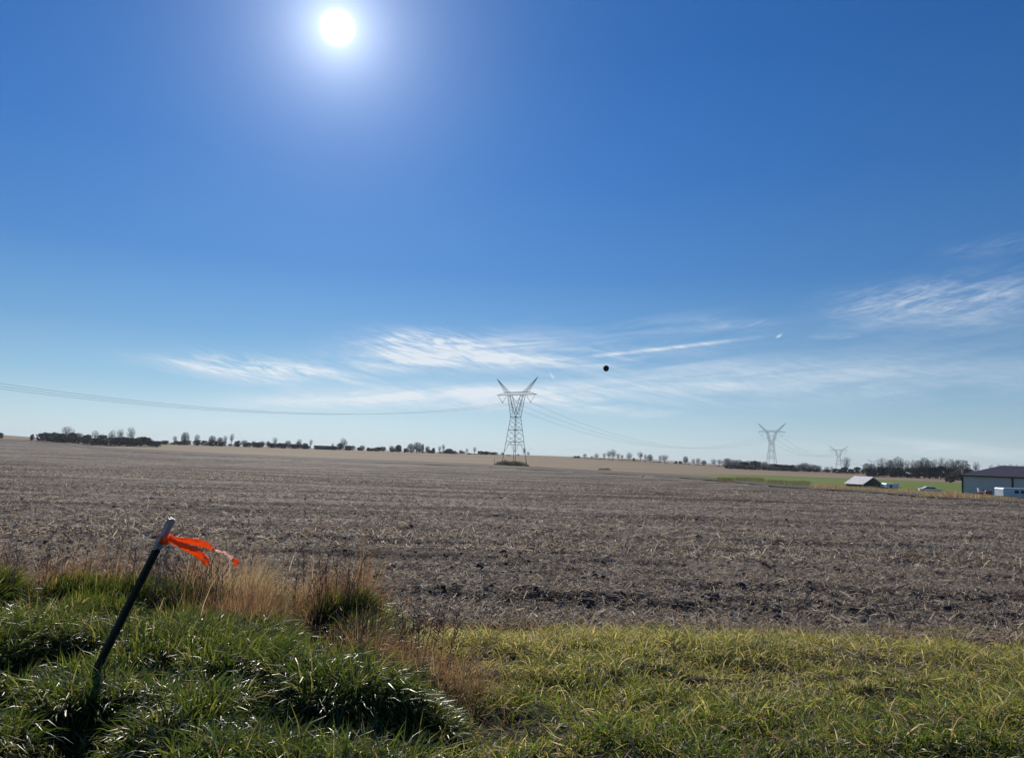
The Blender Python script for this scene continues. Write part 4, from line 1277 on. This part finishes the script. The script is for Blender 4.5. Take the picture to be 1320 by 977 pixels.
# thin posts near the nearest pylon
for px_, py0, lab in ((637.5, 592, 'thin lone post standing left of the brush round the nearest pylon'), (678, 589, 'thin post at the right end of the brush round the nearest pylon')):
    y = 366.0; p = at_depth(px_, py0, y); g = float(terrain(p[0], y))
    o = empty('marker_post', (p[0], y, g)); tag(o, lab, 'post', 'posts beside the nearest pylon')
    hgt = p[2] - g
    m = MB(); m.bar((0, 0, -.4), (0, 0, hgt), .09, .075, 8); m.build('shaft', M['bark'], o)
    m = MB(); m.bar((0, 0, hgt + .002), (0, 0, hgt + .08), .1, .05, 8); m.build('cap', M['dark_trim'], o)

# long low dark shed on the left skyline
y = 655.0; a = at_depth(405, 574, y); b = at_depth(431, 574.5, y); g = float(terrain(a[0], y))
ls = empty('machine_shed', (a[0], y, g)); tag(ls, 'long low dark shed on the skyline amid the left tree row', 'shed')
Lx = b[0] - a[0]; hh = a[2] - g
m = MB(); m.box(0, Lx, 0, 9, -.4, hh * .62); m.build('wall', M['darkgreen'], ls)
m = MB(); m.prism([(-.5, hh * .63), (Lx + .5, hh * .63), (Lx + .1, hh), (.1, hh)], -.4, 9.4); m.build('roof', M['barn_roof'], ls)

# pale lump of litter in the field, right of centre
p = hit(828, 614.5)
m = MB(); rk = np.random.default_rng(5); m.add(ico * rk.uniform(.6, 1.2, (12, 1)) * np.array([.45, .35, .3]) + np.array([0, 0, .2]), [tuple(f) for f in icf])
o = m.build('stone', M['wood'], None, True); o.location = p
tag(o, 'pale stone lying alone near the far edge of the tilled field', 'stone')

# dark balloon adrift above the field
YB = 60.0
p = at_depth(781.3, 474.8, YB); rB = 3.85 * YB / 1000
bl = empty('balloon', p); tag(bl, 'small dark round balloon adrift in the sky right of the nearest pylon', 'balloon')
M['balloon'] = simple('dark_balloon_skin', (.010, .010, .012), .8, 0, .2, 3)
nu, nv = 48, 28; V = []
for i in range(nv + 1):
    t = math.pi * i / nv
    for j in range(nu):
        f = 2 * math.pi * j / nu
        rad = math.sin(t) * (1.0 if t < math.pi / 2 else 1 - .05 * (t / math.pi - .5) * 2)
        V.append((rB * rad * math.cos(f), rB * rad * math.sin(f), rB * math.cos(t) * (1 if t < math.pi / 2 else 1.06)))
Fq = [(i * nu + j, (i + 1) * nu + j, (i + 1) * nu + (j + 1) % nu, i * nu + (j + 1) % nu) for i in range(nv) for j in range(nu)]
m = MB(); m.add(V, Fq); m.build('skin', M['balloon'], bl, True)
m = MB(); m.bar((0, 0, -rB * 1.05), (0, 0, -rB * 1.14), .008, .022, 8); m.build('knot', M['balloon'], bl)
